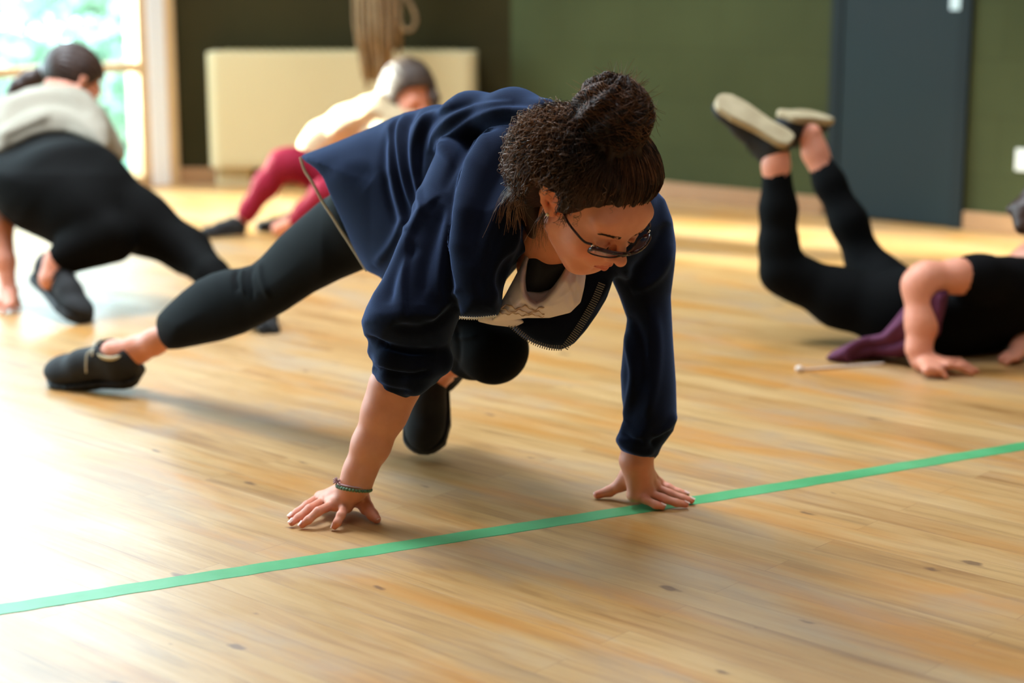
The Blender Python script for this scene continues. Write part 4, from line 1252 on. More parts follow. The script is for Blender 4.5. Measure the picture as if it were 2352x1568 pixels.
# ---------------- clothes
M_NAVY = pbsdf('navy_fleece', rgb(13, 16, 29), 0.9, sheen=.45, spec=.06, bump=(420, .25, .0012), colnoise=(26, rgb(12, 15, 27), 4))
MATS['navy_fleece'].node_tree.nodes['Principled BSDF'].inputs['Sheen Tint'].default_value = (.24, .38, .80, 1)
def hoodD(px, py): return np.interp(px, [690, 850, 1000, 1150, 1300, 1500], [3.60, 3.52, 3.42, 3.32, 3.22, 3.18])
def hoodie():
    s = Sculpt()
    torso = [(690, 357), (760, 331), (830, 302), (890, 276), (930, 258), (1000, 243), (1100, 235), (1180, 231), (1240, 236), (1276, 256), (1310, 330), (1420, 380), (1490, 420), (1500, 520), (1440, 620), (1330, 600), (1240, 560), (1200, 600), (1120, 690), (1040, 690), (950, 700), (880, 640), (842, 622), (800, 560), (760, 490), (715, 410)]
    s.slab(torso, lambda x, y: hoodD(x, y) + (y - 400) * -.0002, .11, .125, 0)
    # hollow at the hem
    s.slab([(640, 345), (700, 372), (780, 345), (840, 330), (870, 480), (850, 600), (828, 612), (700, 520), (640, 420)], lambda x, y: hoodD(x, y) + .02, .05, .085, .01, 'cut')
    # right sleeve
    sl = [(1010, 330), (965, 430), (935, 530), (880, 645), (842, 702), (829, 738), (836, 770), (858, 800), (905, 815), (980, 830), (1030, 800), (1052, 735), (1110, 690), (1190, 600), (1210, 480), (1180, 380), (1100, 320)]
    s.slab(sl, lambda x, y: np.interp(y, [330, 550, 720, 850], [3.26, 3.16, 3.10, 3.12]), .085, .085, .03)
    # rolls above the cuff
    s.path([(P(868, 806, 3.12), .020), (P(905, 825, 3.085), .034), (P(960, 838, 3.08), .036), (P(1005, 828, 3.10), .030)], .012)
    s.path([(P(872, 850, 3.12), .015), (P(905, 866, 3.09), .026), (P(950, 872, 3.08), .028), (P(985, 862, 3.10), .020)], .010)
    s.slab([(862, 800), (858, 850), (861, 885), (878, 906), (905, 922), (935, 928), (948, 915), (958, 895), (985, 870), (1010, 840), (1020, 800), (940, 780)], 3.12, .045, .060, .006)
    # left sleeve
    s.slab([(1490, 420), (1528, 458), (1545, 505), (1553, 560), (1550, 610), (1541, 680), (1546, 780), (1553, 880), (1555, 960), (1546, 992), (1520, 1025), (1512, 1045), (1500, 1057), (1475, 1060), (1448, 1054), (1430, 1040), (1412, 1010), (1425, 985), (1438, 965), (1428, 915), (1425, 860), (1432, 790), (1440, 732), (1422, 680), (1404, 640), (1380, 560), (1420, 470)],
           lambda x, y: np.interp(y, [420, 700, 1050], [3.17, 3.20, 3.21]), .06, .068, .02)
    # right front panel and hood gathered at the neck
    s.slab([(1110, 318), (1180, 300), (1262, 290), (1300, 380), (1262, 480), (1228, 560), (1200, 610), (1172, 665), (1142, 727), (1100, 729), (1058, 727), (1044, 650), (1044, 560), (1056, 450), (1078, 370)],
           lambda x, y: np.interp(y, [300, 480, 720], [3.16, 3.06, 3.02]), .05, .055, .022)
    # roll of the hood across the nape
    s.path([(P(1000, 300, 3.36), .03), (P(1080, 275, 3.30), .045), (P(1180, 268, 3.22), .045), (P(1250, 270, 3.14), .035)], .04)
    # left front panel hanging below the chest
    s.slab([(1300, 560), (1380, 560), (1420, 600), (1404, 655), (1394, 685), (1372, 722), (1345, 760), (1318, 790), (1290, 803), (1262, 800), (1225, 788), (1195, 770), (1165, 742), (1240, 700), (1300, 640)],
           lambda x, y: 3.13 + 0 * x, .05, .04, .02)
    # fold behind the neck on her left
    s.slab([(1330, 520), (1400, 600), (1440, 640), (1480, 560), (1500, 460), (1440, 420)], 3.12, .05, .05, .02)
    # room for neck, chest and head
    s.cone(P(1262, 560, 3.02), P(1240, 470, 3.06), .052, .060, .012, mode='cut')
    s.ell(P(1235, 650, 3.00), [CAM_R, CAM_U, CAM_B], (.075, .07, .10), .01, 'cut')
    s.ell(HC, [hX, hF, hU], (.10 * HS, .115 * HS, .125 * HS), .01, 'cut')
    # cuffs open
    s.cone(P(884, 945, 3.12), P(905, 905, 3.122), .038, .038, .004, mode='cut')
    s.cone(P(1461, 1090, 3.205), P(1466, 1045, 3.205), .028, .028, .004, mode='cut')
    V, Q = s.mesh(.0040)
    V = relax(V, Q, 3, .5)
    L = [
        # hood edge ridge
        ([(1262, 290), (1205, 293), (1150, 299), (1112, 310), (1085, 345), (1062, 400), (1050, 460), (1043, 530), (1046, 600), (1056, 680)], 10, .014, .8),
        ([(1262, 318), (1210, 330), (1165, 365), (1125, 430), (1095, 520), (1085, 610)], 26, -.010, 0),
        ([(1230, 330), (1200, 380), (1165, 450), (1130, 540), (1110, 640)], 14, .007, -.3),
        # second ridge over the back
        ([(1270, 262), (1200, 254), (1140, 258), (1080, 280), (1030, 318), (1000, 350)], 14, .011, .6),
        ([(1255, 276), (1190, 274), (1130, 285), (1085, 318), (1050, 370), (1020, 440)], 14, -.008, 0),
        ([(1180, 236), (1110, 244), (1050, 262), (1005, 300), (985, 350)], 13, .008, .5),
        ([(1090, 238), (1030, 252), (985, 285), (965, 340), (962, 420)], 13, -.007, 0),
        ([(1040, 240), (985, 262), (958, 310), (952, 380), (965, 450), (985, 500)], 12, .009, -.5),
        ([(960, 252), (934, 290), (932, 350), (945, 420), (968, 490)], 12, -.010, 0),
        ([(935, 258), (917, 300), (920, 360), (935, 430), (958, 490)], 11, .008, .4),
        ([(918, 262), (899, 300), (899, 350), (908, 420), (930, 500), (945, 540)], 11, .009, -.5),
        ([(895, 300), (885, 360), (892, 440), (915, 520)], 13, -.006, 0),
        # sleeve ridges
        ([(1010, 445), (985, 475), (955, 530), (940, 570), (930, 640), (930, 700), (936, 745)], 10, .009, -.7),
        ([(1020, 470), (995, 540), (975, 620), (968, 700)], 22, -.009, 0),
        ([(985, 470), (950, 530), (905, 610), (870, 660), (848, 700)], 16, .006, .3),
        ([(1035, 470), (1020, 560), (1010, 640), (1012, 710)], 15, .007, 0),
        ([(960, 560), (928, 600), (905, 650), (893, 700)], 14, -.006, 0),
        ([(1050, 700), (1010, 735), (960, 755), (900, 750)], 14, -.007, 0),
        ([(1060, 660), (1020, 700), (985, 740)], 12, .007, 0),
        ([(838, 772), (880, 792), (940, 806), (1000, 806)], 8, -.011, 0),
        ([(850, 842), (895, 858), (950, 862), (990, 852)], 7, -.010, 0),
        ([(860, 878), (900, 894), (945, 900)], 6, -.004, 0),
        # hem side panel
        ([(760, 385), (820, 372), (865, 380), (895, 410)], 22, .003, 0),
        ([(720, 400), (790, 380), (850, 420)], 30, -.004, 0),
        ([(860, 610), (900, 560), (930, 500)], 12, .005, 0),
        # right front panel
        ([(1175, 470), (1140, 540), (1115, 620), (1110, 700)], 18, -.008, 0),
        ([(1200, 500), (1180, 560), (1150, 640), (1125, 710)], 14, .006, 0),
        # left sleeve
        ([(1545, 560), (1520, 620), (1490, 650), (1450, 670)], 15, .007, 0),
        ([(1535, 510), (1500, 580), (1450, 630)], 16, -.007, 0),
        ([(1443, 720), (1470, 780), (1475, 850), (1470, 900)], 14, -.007, .3),
        ([(1436, 760), (1450, 820), (1455, 870), (1440, 950), (1430, 1000)], 12, .008, 0),
        ([(1500, 700), (1510, 800), (1500, 900), (1480, 960)], 16, .005, 0),
        ([(1555, 950), (1530, 985), (1500, 1005)], 10, .006, 0),
        ([(1545, 990), (1515, 1005), (1495, 1025)], 9, -.007, 0),
        ([(1428, 990), (1450, 1010), (1480, 1018)], 9, -.006, 0),
        ([(1418, 1005), (1440, 1030), (1480, 1042), (1505, 1035)], 8, .004, 0),
        # left panel
        ([(1400, 640), (1370, 690), (1330, 740)], 12, .005, 0),
    ]
    V = folds(V, Q, L)
    V = relax(V, Q, 1, .4)
    return V, Q
v, q = hoodie()
hoodie_o = link_mesh('hoodie', v, q, M_NAVY, W1)
HV = v; HP = project(v)
HDEP = v[:, 1]
def front_depth(px, py, rad=9):
    """nearest hoodie surface seen around px,py"""
    m = (np.abs(HP[:, 0] - px) < rad) & (np.abs(HP[:, 1] - py) < rad)
    return float(HDEP[m].min()) if m.any() else None
# zips: teeth as little bars along a tape
M_ZIP = pbsdf('zip_metal', rgb(224, 214, 194), .45, metallic=.0, bump=(50, .1, .0005))
M_ZTAPE = pbsdf('zip_tape', rgb(176, 158, 130), .7, bump=(300, .2, .0005))
M_ZIPD = pbsdf('dull_zip_teeth', rgb(112, 106, 100), .5, bump=(50, .1, .0005))
def zipper(px_pts, D, name, wd=.0035, step=.0042, along_edge=True, tape=True, tooth=.0052):
    cl = catmull(px_pts, 8); 
    Df = D if callable(D) else (lambda x, y: D)
    pts = [P(x, y, Df(x, y)) for x, y in cl]
    t = MB()
    if tape: t.tube(pts, wd, 6)
    acc = 0
    for a, b in zip(pts[:-1], pts[1:]):
        seg = (b - a); L = seg.length
        while acc < L:
            p = a + seg * (acc / L); d = seg.normalized(); n = d.cross(CAM_B).normalized()
            t.box(p - n * tooth / 2 - d * .0009 + CAM_B * .001, n * tooth, d * .0018, CAM_B * .003)
            acc += step
        acc -= L
    o = t.build(name, M_ZIP if tape else M_ZIPD, None); adopt(o, hoodie_o); return o
zipper([(690, 362), (700, 392), (718, 420), (740, 462), (765, 500), (782, 528), (800, 555), (822, 590), (842, 622)], lambda x, y: float(hoodD(x, y)) - (y - 400) * .0002, 'zip', .0030)
zipper([(1382, 652), (1366, 690), (1345, 728), (1322, 765), (1296, 800)], 3.085, 'zip', .002, .0042, tape=False, tooth=.013)
zipper([(1056, 729), (1090, 731), (1118, 729), (1141, 726)], 2.975, 'zip', .0018, .0042, tooth=.006)
zipper([(1168, 742), (1192, 762), (1222, 784), (1258, 797), (1290, 799)], 3.085, 'zip', .002, .0042, tape=False, tooth=.010)

# shirt
M_TEE = pbsdf('white_cotton', rgb(236, 224, 232), .8, bump=(260, .2, .001), colnoise=(7, rgb(232, 216, 224), 2))
def shirt():
    s = Sculpt()
    s.slab([(1216, 562), (1195, 612), (1165, 668), (1138, 716), (1128, 738), (1170, 736), (1210, 730), (1262, 730), (1310, 718), (1334, 694), (1342, 660), (1346, 632), (1330, 590), (1300, 580), (1260, 590)],
           lambda x, y: np.interp(y, [560, 650, 740], [3.10, 3.055, 3.045]), .045, .040, 0)
    s.slab([(1100, 722), (1096, 738), (1130, 746), (1180, 752), (1205, 740), (1180, 715)], 3.09, .02, .02, .01)
    s.slab([(1222, 545), (1204, 600), (1200, 640), (1203, 672), (1214, 692), (1232, 700), (1252, 690), (1276, 664), (1296, 632), (1312, 602), (1340, 560), (1300, 500)], 2.98, .02, .115, .006, 'cut')
    V, Q = s.mesh(.0028); V = relax(V, Q, 2, .4)
    V = folds(V, Q, [
        ([(1200, 610), (1197, 650), (1203, 685), (1232, 706), (1262, 690), (1300, 640), (1318, 606)], 5, .003, 0),
        ([(1250, 705), (1285, 690), (1310, 665), (1325, 630)], 7, .004, 0),
        ([(1265, 700), (1300, 680), (1320, 650)], 5, -.004, 0),
        ([(1300, 640), (1310, 670), (1318, 705)], 6, .003, 0), ([(1325, 600), (1330, 650), (1325, 695)], 6, -.003, 0),
        ([(1170, 680), (1180, 705), (1200, 722)], 7, .003, 0), ([(1190, 690), (1220, 716), (1260, 722)], 7, -.003, 0)])
    return V, Q
v, q = shirt(); tee = link_mesh('shirt', v, q, M_TEE, W1)
TP = project(v); TD = v[:, 1]
# faded print on the shirt: loose oval outlines of grey brown
M_PRINT = pbsdf('faded_print', rgb(206, 178, 162), .8, colnoise=(50, rgb(182, 150, 134), 3))
pr = MB()
def onshirt(x, y):
    m = (np.abs(TP[:, 0] - x) < 5) & (np.abs(TP[:, 1] - y) < 5)
    d = float(TD[m].min()) if m.any() else 3.02
    return P(x, y, d - .0012)
for y0, am, ph, wd in ((703, 4.5, 0.3, .0014), (712, 3.5, 2.1, .0011), (719, 2.0, 4.0, .0009)):
    pts = [onshirt(x, y0 + (x - 1150) * .07 + am * math.sin(x * .16 + ph) + 1.5 * math.sin(x * .41)) for x in range(1146, 1252, 4)]
    pr.tube(pts, [wd * (.4 + .9 * abs(math.sin(i * .7 + ph))) for i in range(len(pts))], 5)
o = pr.build('print', M_PRINT, None, smooth=True); adopt(o, tee)
# dark vest under the shirt with a pale band
s = Sculpt(); s.slab([(1224, 566), (1208, 610), (1202, 650), (1206, 672), (1240, 672), (1268, 662), (1296, 634), (1318, 604), (1300, 580), (1262, 588)], 3.075, .03, .035, 0)
s.ell(P(1250, 690, 3.12), [CAM_R, CAM_U, CAM_B], (.065, .035, .045), .01)
v, q = s.mesh(.004); link_mesh('vest', v, q, pbsdf('black_cotton', rgb(20, 20, 22), .8, bump=(300, .2, .001)), W1)
s = Sculpt(); s.slab([(1204, 662), (1202, 690), (1222, 708), (1250, 700), (1272, 672), (1268, 663), (1240, 668)], 3.075, .012, .016, 0)
v, q = s.mesh(.003); link_mesh('undershirt', v, q, pbsdf('pale_jersey', rgb(222, 206, 214), .8, bump=(300, .2, .001)), W1)

# leggings
def leggings():
    s = Sculpt()
    s.slab([(735, 462), (690, 500), (645, 540), (600, 590), (578, 608), (552, 615), (520, 618), (485, 628), (450, 645), (415, 672), (380, 705), (362, 725), (356, 745), (357, 768), (366, 788), (386, 803), (410, 802), (450, 794), (510, 782), (560, 766), (620, 735), (660, 712), (720, 672), (780, 642), (842, 616), (900, 600), (930, 520), (880, 430), (800, 420)],
           legD, .075, .105, 0)
    s.path([(P(880, 470, 3.60), .10), (P(960, 500, 3.55), .10)], .05)
    s.path([(P(960, 560, 3.56), .085), (P(1060, 700, 3.44), .072), (P(1130, 808, 3.36), .060)], .03)
    s.path([(P(1140, 800, 3.36), .062), (P(1090, 800, 3.45), .058), (P(1050, 806, 3.55), .050), (P(1020, 838, 3.62), .042), (P(1010, 866, 3.64), .038)], .03)
    s.cone(P(340, 795, 4.11), P(372, 775, 4.08), .036, .036, .004, mode='cut')
    s.cone(P(1004, 890, 3.66), P(1012, 862, 3.64), .033, .033, .004, mode='cut')
    V, Q = s.mesh(.005); V = relax(V, Q, 2, .4)
    V = folds(V, Q, [([(545, 618), (540, 640), (545, 670)], 6, -.006, 0), ([(560, 616), (556, 640), (562, 680)], 6, .005, 0), ([(580, 610), (574, 640), (582, 690)], 7, -.005, 0),
                     ([(598, 595), (600, 640), (620, 690)], 8, .004, 0), ([(1050, 750), (1055, 800), (1050, 850)], 8, -.004, 0), ([(1035, 770), (1060, 776), (1100, 770)], 6, .003, 0)])
    return V, Q
v, q = leggings(); link_mesh('leggings', v, q, M_LEG, W1)

# shoes (left foot tucked under, right foot swept back)
toeL = P(981, 984, 3.59); heelL = P(1002, 824, 3.71)
shoe(W1, heelL + (toeL - heelL).normalized() * -.01, toeL, camvec(-.06, .55, .80), M_BLKSHOE, M_BLKSOLE, M_LACE, M_BLKLACE, 1.04)
shoe(W1, heelR, toeR, upR, M_BLKSHOE, M_BLKSOLE, M_LACE, M_TANSOLE, 1.10)

# bracelet, hair band at the wrist
M_BRAC = pbsdf('green_beads', rgb(110, 140, 104), .6, colnoise=(200, rgb(80, 108, 84), 2), bump=(200, .5, .001))
bc_ = P(813, 1120, 3.112); ad = (P(852, 1022, 3.118) - P(816, 1112, 3.115)).normalized()
adt = (ad + Vector((-.25, .1, 0))).normalized()
b1 = adt.orthogonal().normalized(); b2 = adt.cross(b1)
mb = MB()
for i in range(34):
    a = 2 * math.pi * i / 34; p = bc_ + (b1 * math.cos(a) + b2 * math.sin(a)) * .0318
    a2 = a + .16; p2 = bc_ + (b1 * math.cos(a2) + b2 * math.sin(a2)) * .0318
    mb.tube([p, p * .5 + p2 * .5, p2], [.0026, .0036, .0026], 7)
mb.build('bracelet', M_BRAC, W1, smooth=True)
mb = MB(); c2 = bc_ + adt * .006
mb.tube([c2 + (b1 * math.cos(a) + b2 * math.sin(a)) * .0302 for a in np.linspace(0, 2 * math.pi, 33)], .0016, 6)
kn = P(776, 1106, 3.10)
for i in range(26):
    d = Vector(RNG.normal(size=3)).normalized(); mb.tube([kn, kn + d * .004 + Vector((-.002, 0, 0)), kn + d * .0075 + Vector((-.003, 0, .001))], .0009, 4)
mb.build('wrist_band', pbsdf('mauve_thread', rgb(190, 150, 160), .8, bump=(300, .2, .0005)), W1, smooth=True)
nails(ARM_R[3], ARM_R[4], W1); nails(ARM_L[3], ARM_L[4], W1)

# ================================================================== THE DANCERS BEHIND
def limb(s, pts, k=.02, flat=1, N=None):
    s.path([(P(x, y, D), PX(r, D)) for x, y, D, r in pts], k, flat, N)
def finish(s, h, name, mat, parent, it=2, fl=None):
    V, Q = s.mesh(h); V = relax(V, Q, it, .4)
    if fl: V = folds(V, Q, fl)
    return link_mesh(name, V, Q, mat, parent)
def simple_head(s, c, X, F, U, sc=1.0):
    def L(x, y, z): return c + (X * x + F * y + U * z) * sc
    E = [X, F, U]
    def ell(p, r, k=.02, mode='u'): s.ell(L(*p), E, tuple(v * sc for v in r), k, mode)
    ell((0, -.012, .025), (.074, .094, .088), 0); ell((0, .030, -.034), (.058, .058, .076), .03); ell((0, .060, -.090), (.024, .020, .018), .03)
    for sx in (-1, 1):
        ell((sx * .033, .058, -.036), (.025, .024, .026), .025); ell((sx * .031, .094, -.003), (.016, .010, .010), .012, 'cut'); ell((sx * .031, .077, -.003), (.0145, .0135, .0125), .004)
        ell((sx * .079, -.006, -.004), (.007, .016, .029), .006)
    s.cone(L(-.03, .084, .013), L(.03, .084, .013), .008 * sc, .008 * sc, .02)
    s.cone(L(0, .088, .006), L(0, .112, -.030), .006 * sc, .009 * sc, .012)
    for sx in (-1, 1): ell((sx * .010, .101, -.036), (.008, .009, .007), .006)
    s.cone(L(-.018, .089, -.062), L(.018, .089, -.062), .005 * sc, .005 * sc, .008)
    s.cone(L(-.014, .089, -.071), L(.014, .089, -.071), .0055 * sc, .0055 * sc, .008)
    return L
def frame(F, Uhint):
    F = Vector(F).normalized(); U = Vector(Uhint); U = (U - F * U.dot(F)).normalized(); X = U.cross(F)  # person's left
    return X, F, U
def hair_cap(name, c, X, F, U, mat, parent, sc=1.0, extra=None, thick=.010, cover=None, zl=None):
    """hair over the skull with locks; extra(s, L) adds tails"""
    zl = zl or (lambda y: np.interp(y, [-.09, -.03, .02, .06, .09], [-.095, -.075, -.02, .045, .062]))
    B = np.array([tuple(X), tuple(F), tuple(U)]); cc = np.array(c)
    def fn(Xg, Yg, Zg):
        p = np.stack([(Xg - cc[0]).ravel(), (Yg - cc[1]).ravel(), (Zg - cc[2]).ravel()], 1) @ B.T / sc
        q = p - np.array([0, -.012, .025]); n = np.linalg.norm(q, axis=1) + 1e-9; u = q / n[:, None]
        r = 1 / np.sqrt((u[:, 0] / (.074 + thick)) ** 2 + (u[:, 1] / (.094 + thick)) ** 2 + (u[:, 2] / (.088 + thick)) ** 2)
        r = r + .0018 * np.sin(np.arctan2(u[:, 0], u[:, 2] + .3) * 24)
        d = smax((n - r), (zl(p[:, 1]) - p[:, 2]) * .8, .006)
        return (d * .8 * sc).astype(np.float32).reshape(Xg.shape)
    s = Sculpt(); s.custom(cc - .17, cc + .17, fn, 0)
    def L(x, y, z): return c + (X * x + F * y + U * z) * sc
    if extra: extra(s, L)
    V, Q = s.mesh(.004); V = relax(V, Q, 1, .3)
    return link_mesh(name, V, Q, mat, parent)
def plain_hand(s, wr, pts_tips, kn_z=.03, r=.008, th=None):
    """wrist Vector, knuckle/tip pairs"""
    for kx, tip in pts_tips:
        s.cone(wr, kx, .024, .0125, .012, .7, (0, 0, 1)); mid = kx * .5 + tip * .5 + Vector((0, 0, .006))
        s.cone(kx, mid, .0092, .0085, .006); s.cone(mid, tip, .0085, .0075, .005)
    if th:
        s.cone(wr, th[0], .018, .0125, .012); s.cone(th[0], th[1], .0125, .0085, .006)
def skin_obj(s, h, parent):
    V, Q = s.mesh(h); V = relax(V, Q, 1, .3); o = link_mesh('body', V, Q, M_SKIN, parent); set_tint(o, np.ones((len(V), 3))); return o

# ---------------------------------------------------------------- dancer at the left, grey top
PA = empty('person', P(150, 700, 5.1) * 1 - Vector((0, 0, P(150, 700, 5.1).z)), 'person in a pale grey top and black leggings crouching before the window, ponytail swinging', 'person')
Xa, Fa, Ua = frame(camvec(.62, -.50, -.60), camvec(.30, .80, -.35))
ca = P(168, 186, 5.92)
s = Sculpt(); simple_head(s, ca, Xa, Fa, Ua)
s.cone(ca - Ua * .05 - Fa * .03, P(150, 240, 5.85), .05, .055, .03)
limb(s, [(150, 250, 5.82, 50), (140, 330, 5.66, 40), (140, 420, 5.44, 50)], .04)
limb(s, [(30, 270, 5.72, 34), (-35, 400, 5.45, 30), (2, 520, 5.30, 27), (12, 600, 5.25, 22), (20, 662, 5.22, 17)], .02)
wr = P(20, 662, 5.22)
plain_hand(s, P(20, 668, 5.22), [(PZ(14, 690, .03), PZ(-26, 706, .009)), (PZ(20, 696, .03), PZ(-14, 714, .009)), (PZ(26, 698, .03), PZ(6, 718, .009)), (PZ(32, 694, .028), PZ(30, 713, .009))], th=(PZ(36, 688, .025), PZ(44, 704, .009)))
limb(s, [(220, 290, 5.74, 34), (262, 400, 5.80, 26), (250, 470, 5.85, 22)], .02)
# legs
limb(s, [(140, 440, 5.40, 50), (250, 548, 5.16, 26), (130, 600, 5.10, 27), (118, 640, 5.08, 30)], .02)
limb(s, [(170, 440, 5.40, 50), (420, 570, 5.30, 24), (520, 676, 5.04, 18), (562, 722, 4.96, 20)], .02)
skin_obj(s, .0055, PA)
s = Sculpt()
s.slab([(-30, 360), (-30, 250), (20, 222), (60, 202), (110, 193), (170, 196), (205, 212), (232, 250), (250, 290), (252, 330), (246, 352), (200, 330), (150, 312), (105, 312), (60, 330), (20, 352), (-10, 370)],
       lambda x, y: np.interp(y, [190, 360], [5.84, 5.48]), .12, .15, 0)
limb(s, [(30, 270, 5.72, 52), (-35, 400, 5.45, 42), (-20, 470, 5.36, 38)], .03)
limb(s, [(216, 285, 5.74, 38), (256, 350, 5.78, 32)], .03)
s.cone(P(-20, 480, 5.35), P(-24, 440, 5.40), PX(30, 5.4), PX(30, 5.4), .004, mode='cut')
M_GREY = pbsdf('pale_grey_jersey', rgb(156, 147, 130), .8, bump=(220, .2, .001), colnoise=(6, rgb(146, 137, 120)))
finish(s, .008, 'top', M_GREY, PA, 2, [([(0, 250), (60, 225), (130, 215), (190, 230)], 12, .014, 0), ([(-10, 290), (60, 245), (140, 235), (210, 262)], 12, -.012, 0), ([(-10, 320), (60, 290), (120, 262)], 12, .012, .3), ([(20, 335), (80, 305), (160, 300), (230, 330)], 9, .010, 0)])
s = Sculpt()
s.slab([(-60, 370), (0, 350), (55, 322), (105, 303), (160, 303), (215, 326), (262, 358), (285, 400), (292, 445), (270, 520), (200, 560), (120, 545), (40, 520), (0, 490), (-40, 440)],
       lambda x, y: np.interp(y, [300, 400, 520], [5.56, 5.36, 5.26]), .16, .17, 0)
limb(s, [(140, 440, 5.34, 112), (200, 505, 5.24, 80), (256, 545, 5.16, 52)], .06)
limb(s, [(256, 548, 5.16, 52), (205, 566, 5.14, 44), (158, 586, 5.12, 36), (136, 600, 5.10, 31)], .04)
limb(s, [(190, 430, 5.38, 100), (320, 510, 5.30, 68), (430, 576, 5.24, 52)], .05)
limb(s, [(432, 576, 5.24, 52), (490, 634, 5.10, 38), (548, 706, 4.98, 26)], .03)
M_LEGC = leggings_mat('charcoal_jersey', rgb(11, 10, 9))
finish(s, .009, 'leggings', M_LEGC, PA)
shoe(PA, P(84, 640, 5.16), P(192, 748, 4.99), camvec(.62, .55, .5), M_BLKSHOE, M_BLKSOLE, M_BLKLACE, M_BLKLACE, 1.12)
shoe(PA, P(545, 700, 5.03), P(606, 776, 4.86), camvec(.6, .6, -.2), M_BLKSHOE, M_BLKSOLE, M_BLKLACE, M_BLKLACE, .96)
M_BRHAIR = pbsdf('chestnut_hair', rgb(62, 40, 30), .45, bump=(60, .5, .003), colnoise=(12, rgb(44, 28, 22), 3))
def tailA(s, L):
    b = ca - Fa * .09 + Ua * .06
    limb(s, [(128, 158, 5.94, 22), (95, 170, 5.95, 17), (66, 184, 5.94, 20), (40, 200, 5.92, 18), (22, 216, 5.90, 10)], .012)
    limb(s, [(110, 166, 5.94, 14), (70, 196, 5.95, 12), (56, 212, 5.95, 6)], .012)
ha = hair_cap('hair', ca, Xa, Fa, Ua, M_BRHAIR, PA, 1.0, tailA, .014)
mb = MB(); t0 = P(108, 165, 5.945); dd = (P(128, 158, 5.94) - P(95, 170, 5.95)).normalized(); e1_ = dd.orthogonal().normalized(); e2_ = dd.cross(e1_)
mb.tube([t0 + (e1_ * math.cos(a) + e2_ * math.sin(a)) * .027 for a in np.linspace(0, 2 * math.pi, 15)], .007, 6)
o = mb.build('hair_tie', pbsdf('pale_band', rgb(205, 205, 208), .6, bump=(60, .1, .001)), None, smooth=True); adopt(o, ha)
# spectacles of that dancer
mb = MB()
def La(x, y, z): return ca + Xa * x + Fa * y + Ua * z
for sx in (-1, 1):
    mb.tube([La(sx * (.032 + .024 * math.cos(a)), .108 - .12 * (.032 + .024 * math.cos(a)) , -.004 + .018 * math.sin(a)) for a in np.linspace(0, 2 * math.pi, 17)], .002, 6)
    mb.tube([La(sx * .058, .098, 0), La(sx * .078, .07, .004), La(sx * .082, 0, .006)], .002, 6)
mb.tube([La(-.010, .107, 0), La(.010, .107, 0)], .002, 6)
mb.build('glasses', M_FR, PA, smooth=True)

# ---------------------------------------------------------------- dancer in the middle distance, crimson leggings
PC = empty('person', PZ(700, 540, 0), 'person in a cream jumper and crimson leggings leaning back on the far floor', 'person')
Xc, Fc, Uc = frame(camvec(.55, -.45, .70), camvec(.10, .90, .35))
cc_ = P(938, 216, 7.0)
s = Sculpt(); simple_head(s, cc_, Xc, Fc, Uc, 1.1)
s.cone(cc_ - Uc * .05 - Fc * .03, P(915, 270, 7.05), .048, .055, .03)
limb(s, [(905, 300, 7.03, 30), (905, 400, 6.98, 30), (890, 450, 6.88, 30)], .04)
limb(s, [(850, 262, 7.05, 22), (742, 320, 7.12, 18), (716, 352, 7.10, 18), (726, 420, 7.14, 15), (738, 462, 7.16, 12)], .02)
wr = P(738, 466, 7.16)
plain_hand(s, wr, [(PZ(730, 488, .03), PZ(712, 500, .009)), (PZ(738, 492, .03), PZ(724, 505, .009)), (PZ(746, 492, .03), PZ(740, 507, .009)), (PZ(753, 488, .03), PZ(756, 503, .009))], th=(PZ(758, 484, .025), PZ(770, 494, .009)))
limb(s, [(985, 300, 7.0, 22), (1040, 380, 7.1, 18), (1060, 450, 7.2, 13)], .02)
plain_hand(s, P(1060, 452, 7.2), [(PZ(1056, 478, .03), PZ(1040, 490, .009)), (PZ(1063, 481, .03), PZ(1052, 495, .009)), (PZ(1070, 481, .03), PZ(1068, 496, .009)), (PZ(1077, 477, .03), PZ(1084, 490, .009))], th=(PZ(1082, 472, .025), PZ(1096, 480, .009)))
limb(s, [(870, 470, 6.85, 30), (660, 386, 6.72, 18), (566, 488, 6.72, 14), (546, 524, 6.72, 18)], .02)
limb(s, [(890, 470, 6.8, 30), (765, 445, 6.58, 16), (672, 508, 6.62, 14), (640, 524, 6.64, 17)], .02)
skin_obj(s, .0065, PC)
s = Sculpt()
s.slab([(872, 214), (905, 232), (960, 240), (1000, 262), (1000, 330), (975, 470), (850, 478), (838, 400), (842, 330), (850, 290), (820, 260), (832, 226)], 7.0, .09, .12, 0)
limb(s, [(858, 262, 7.03, 42), (800, 288, 7.08, 44), (742, 320, 7.12, 40), (722, 340, 7.11, 36)], .03)
limb(s, [(720, 342, 7.10, 35), (724, 400, 7.13, 26), (736, 446, 7.15, 20)], .02)
limb(s, [(985, 300, 7.0, 34), (1040, 380, 7.1, 28), (1058, 436, 7.18, 20)], .02)
s.cone(P(738, 470, 7.16), P(735, 440, 7.15), PX(14, 7.1), PX(14, 7.1), .004, mode='cut')
M_CRM = pbsdf('cream_knit', rgb(200, 178, 142), .85, bump=(160, .3, .002), colnoise=(8, rgb(190, 168, 132)))
limb(s, [(905, 300, 7.02, 66), (905, 400, 6.96, 70), (888, 468, 6.88, 66)], .04)
finish(s, .010, 'jumper', M_CRM, PC, 2, [([(850, 250), (800, 280), (750, 310)], 10, .010, 0), ([(870, 270), (820, 300), (770, 335)], 10, -.010, 0), ([(900, 260), (880, 320), (880, 400)], 10, .008, 0)])
s = Sculpt()
limb(s, [(880, 470, 6.85, 66), (760, 412, 6.76, 48), (672, 376, 6.70, 34), (648, 376, 6.70, 31)], .04)
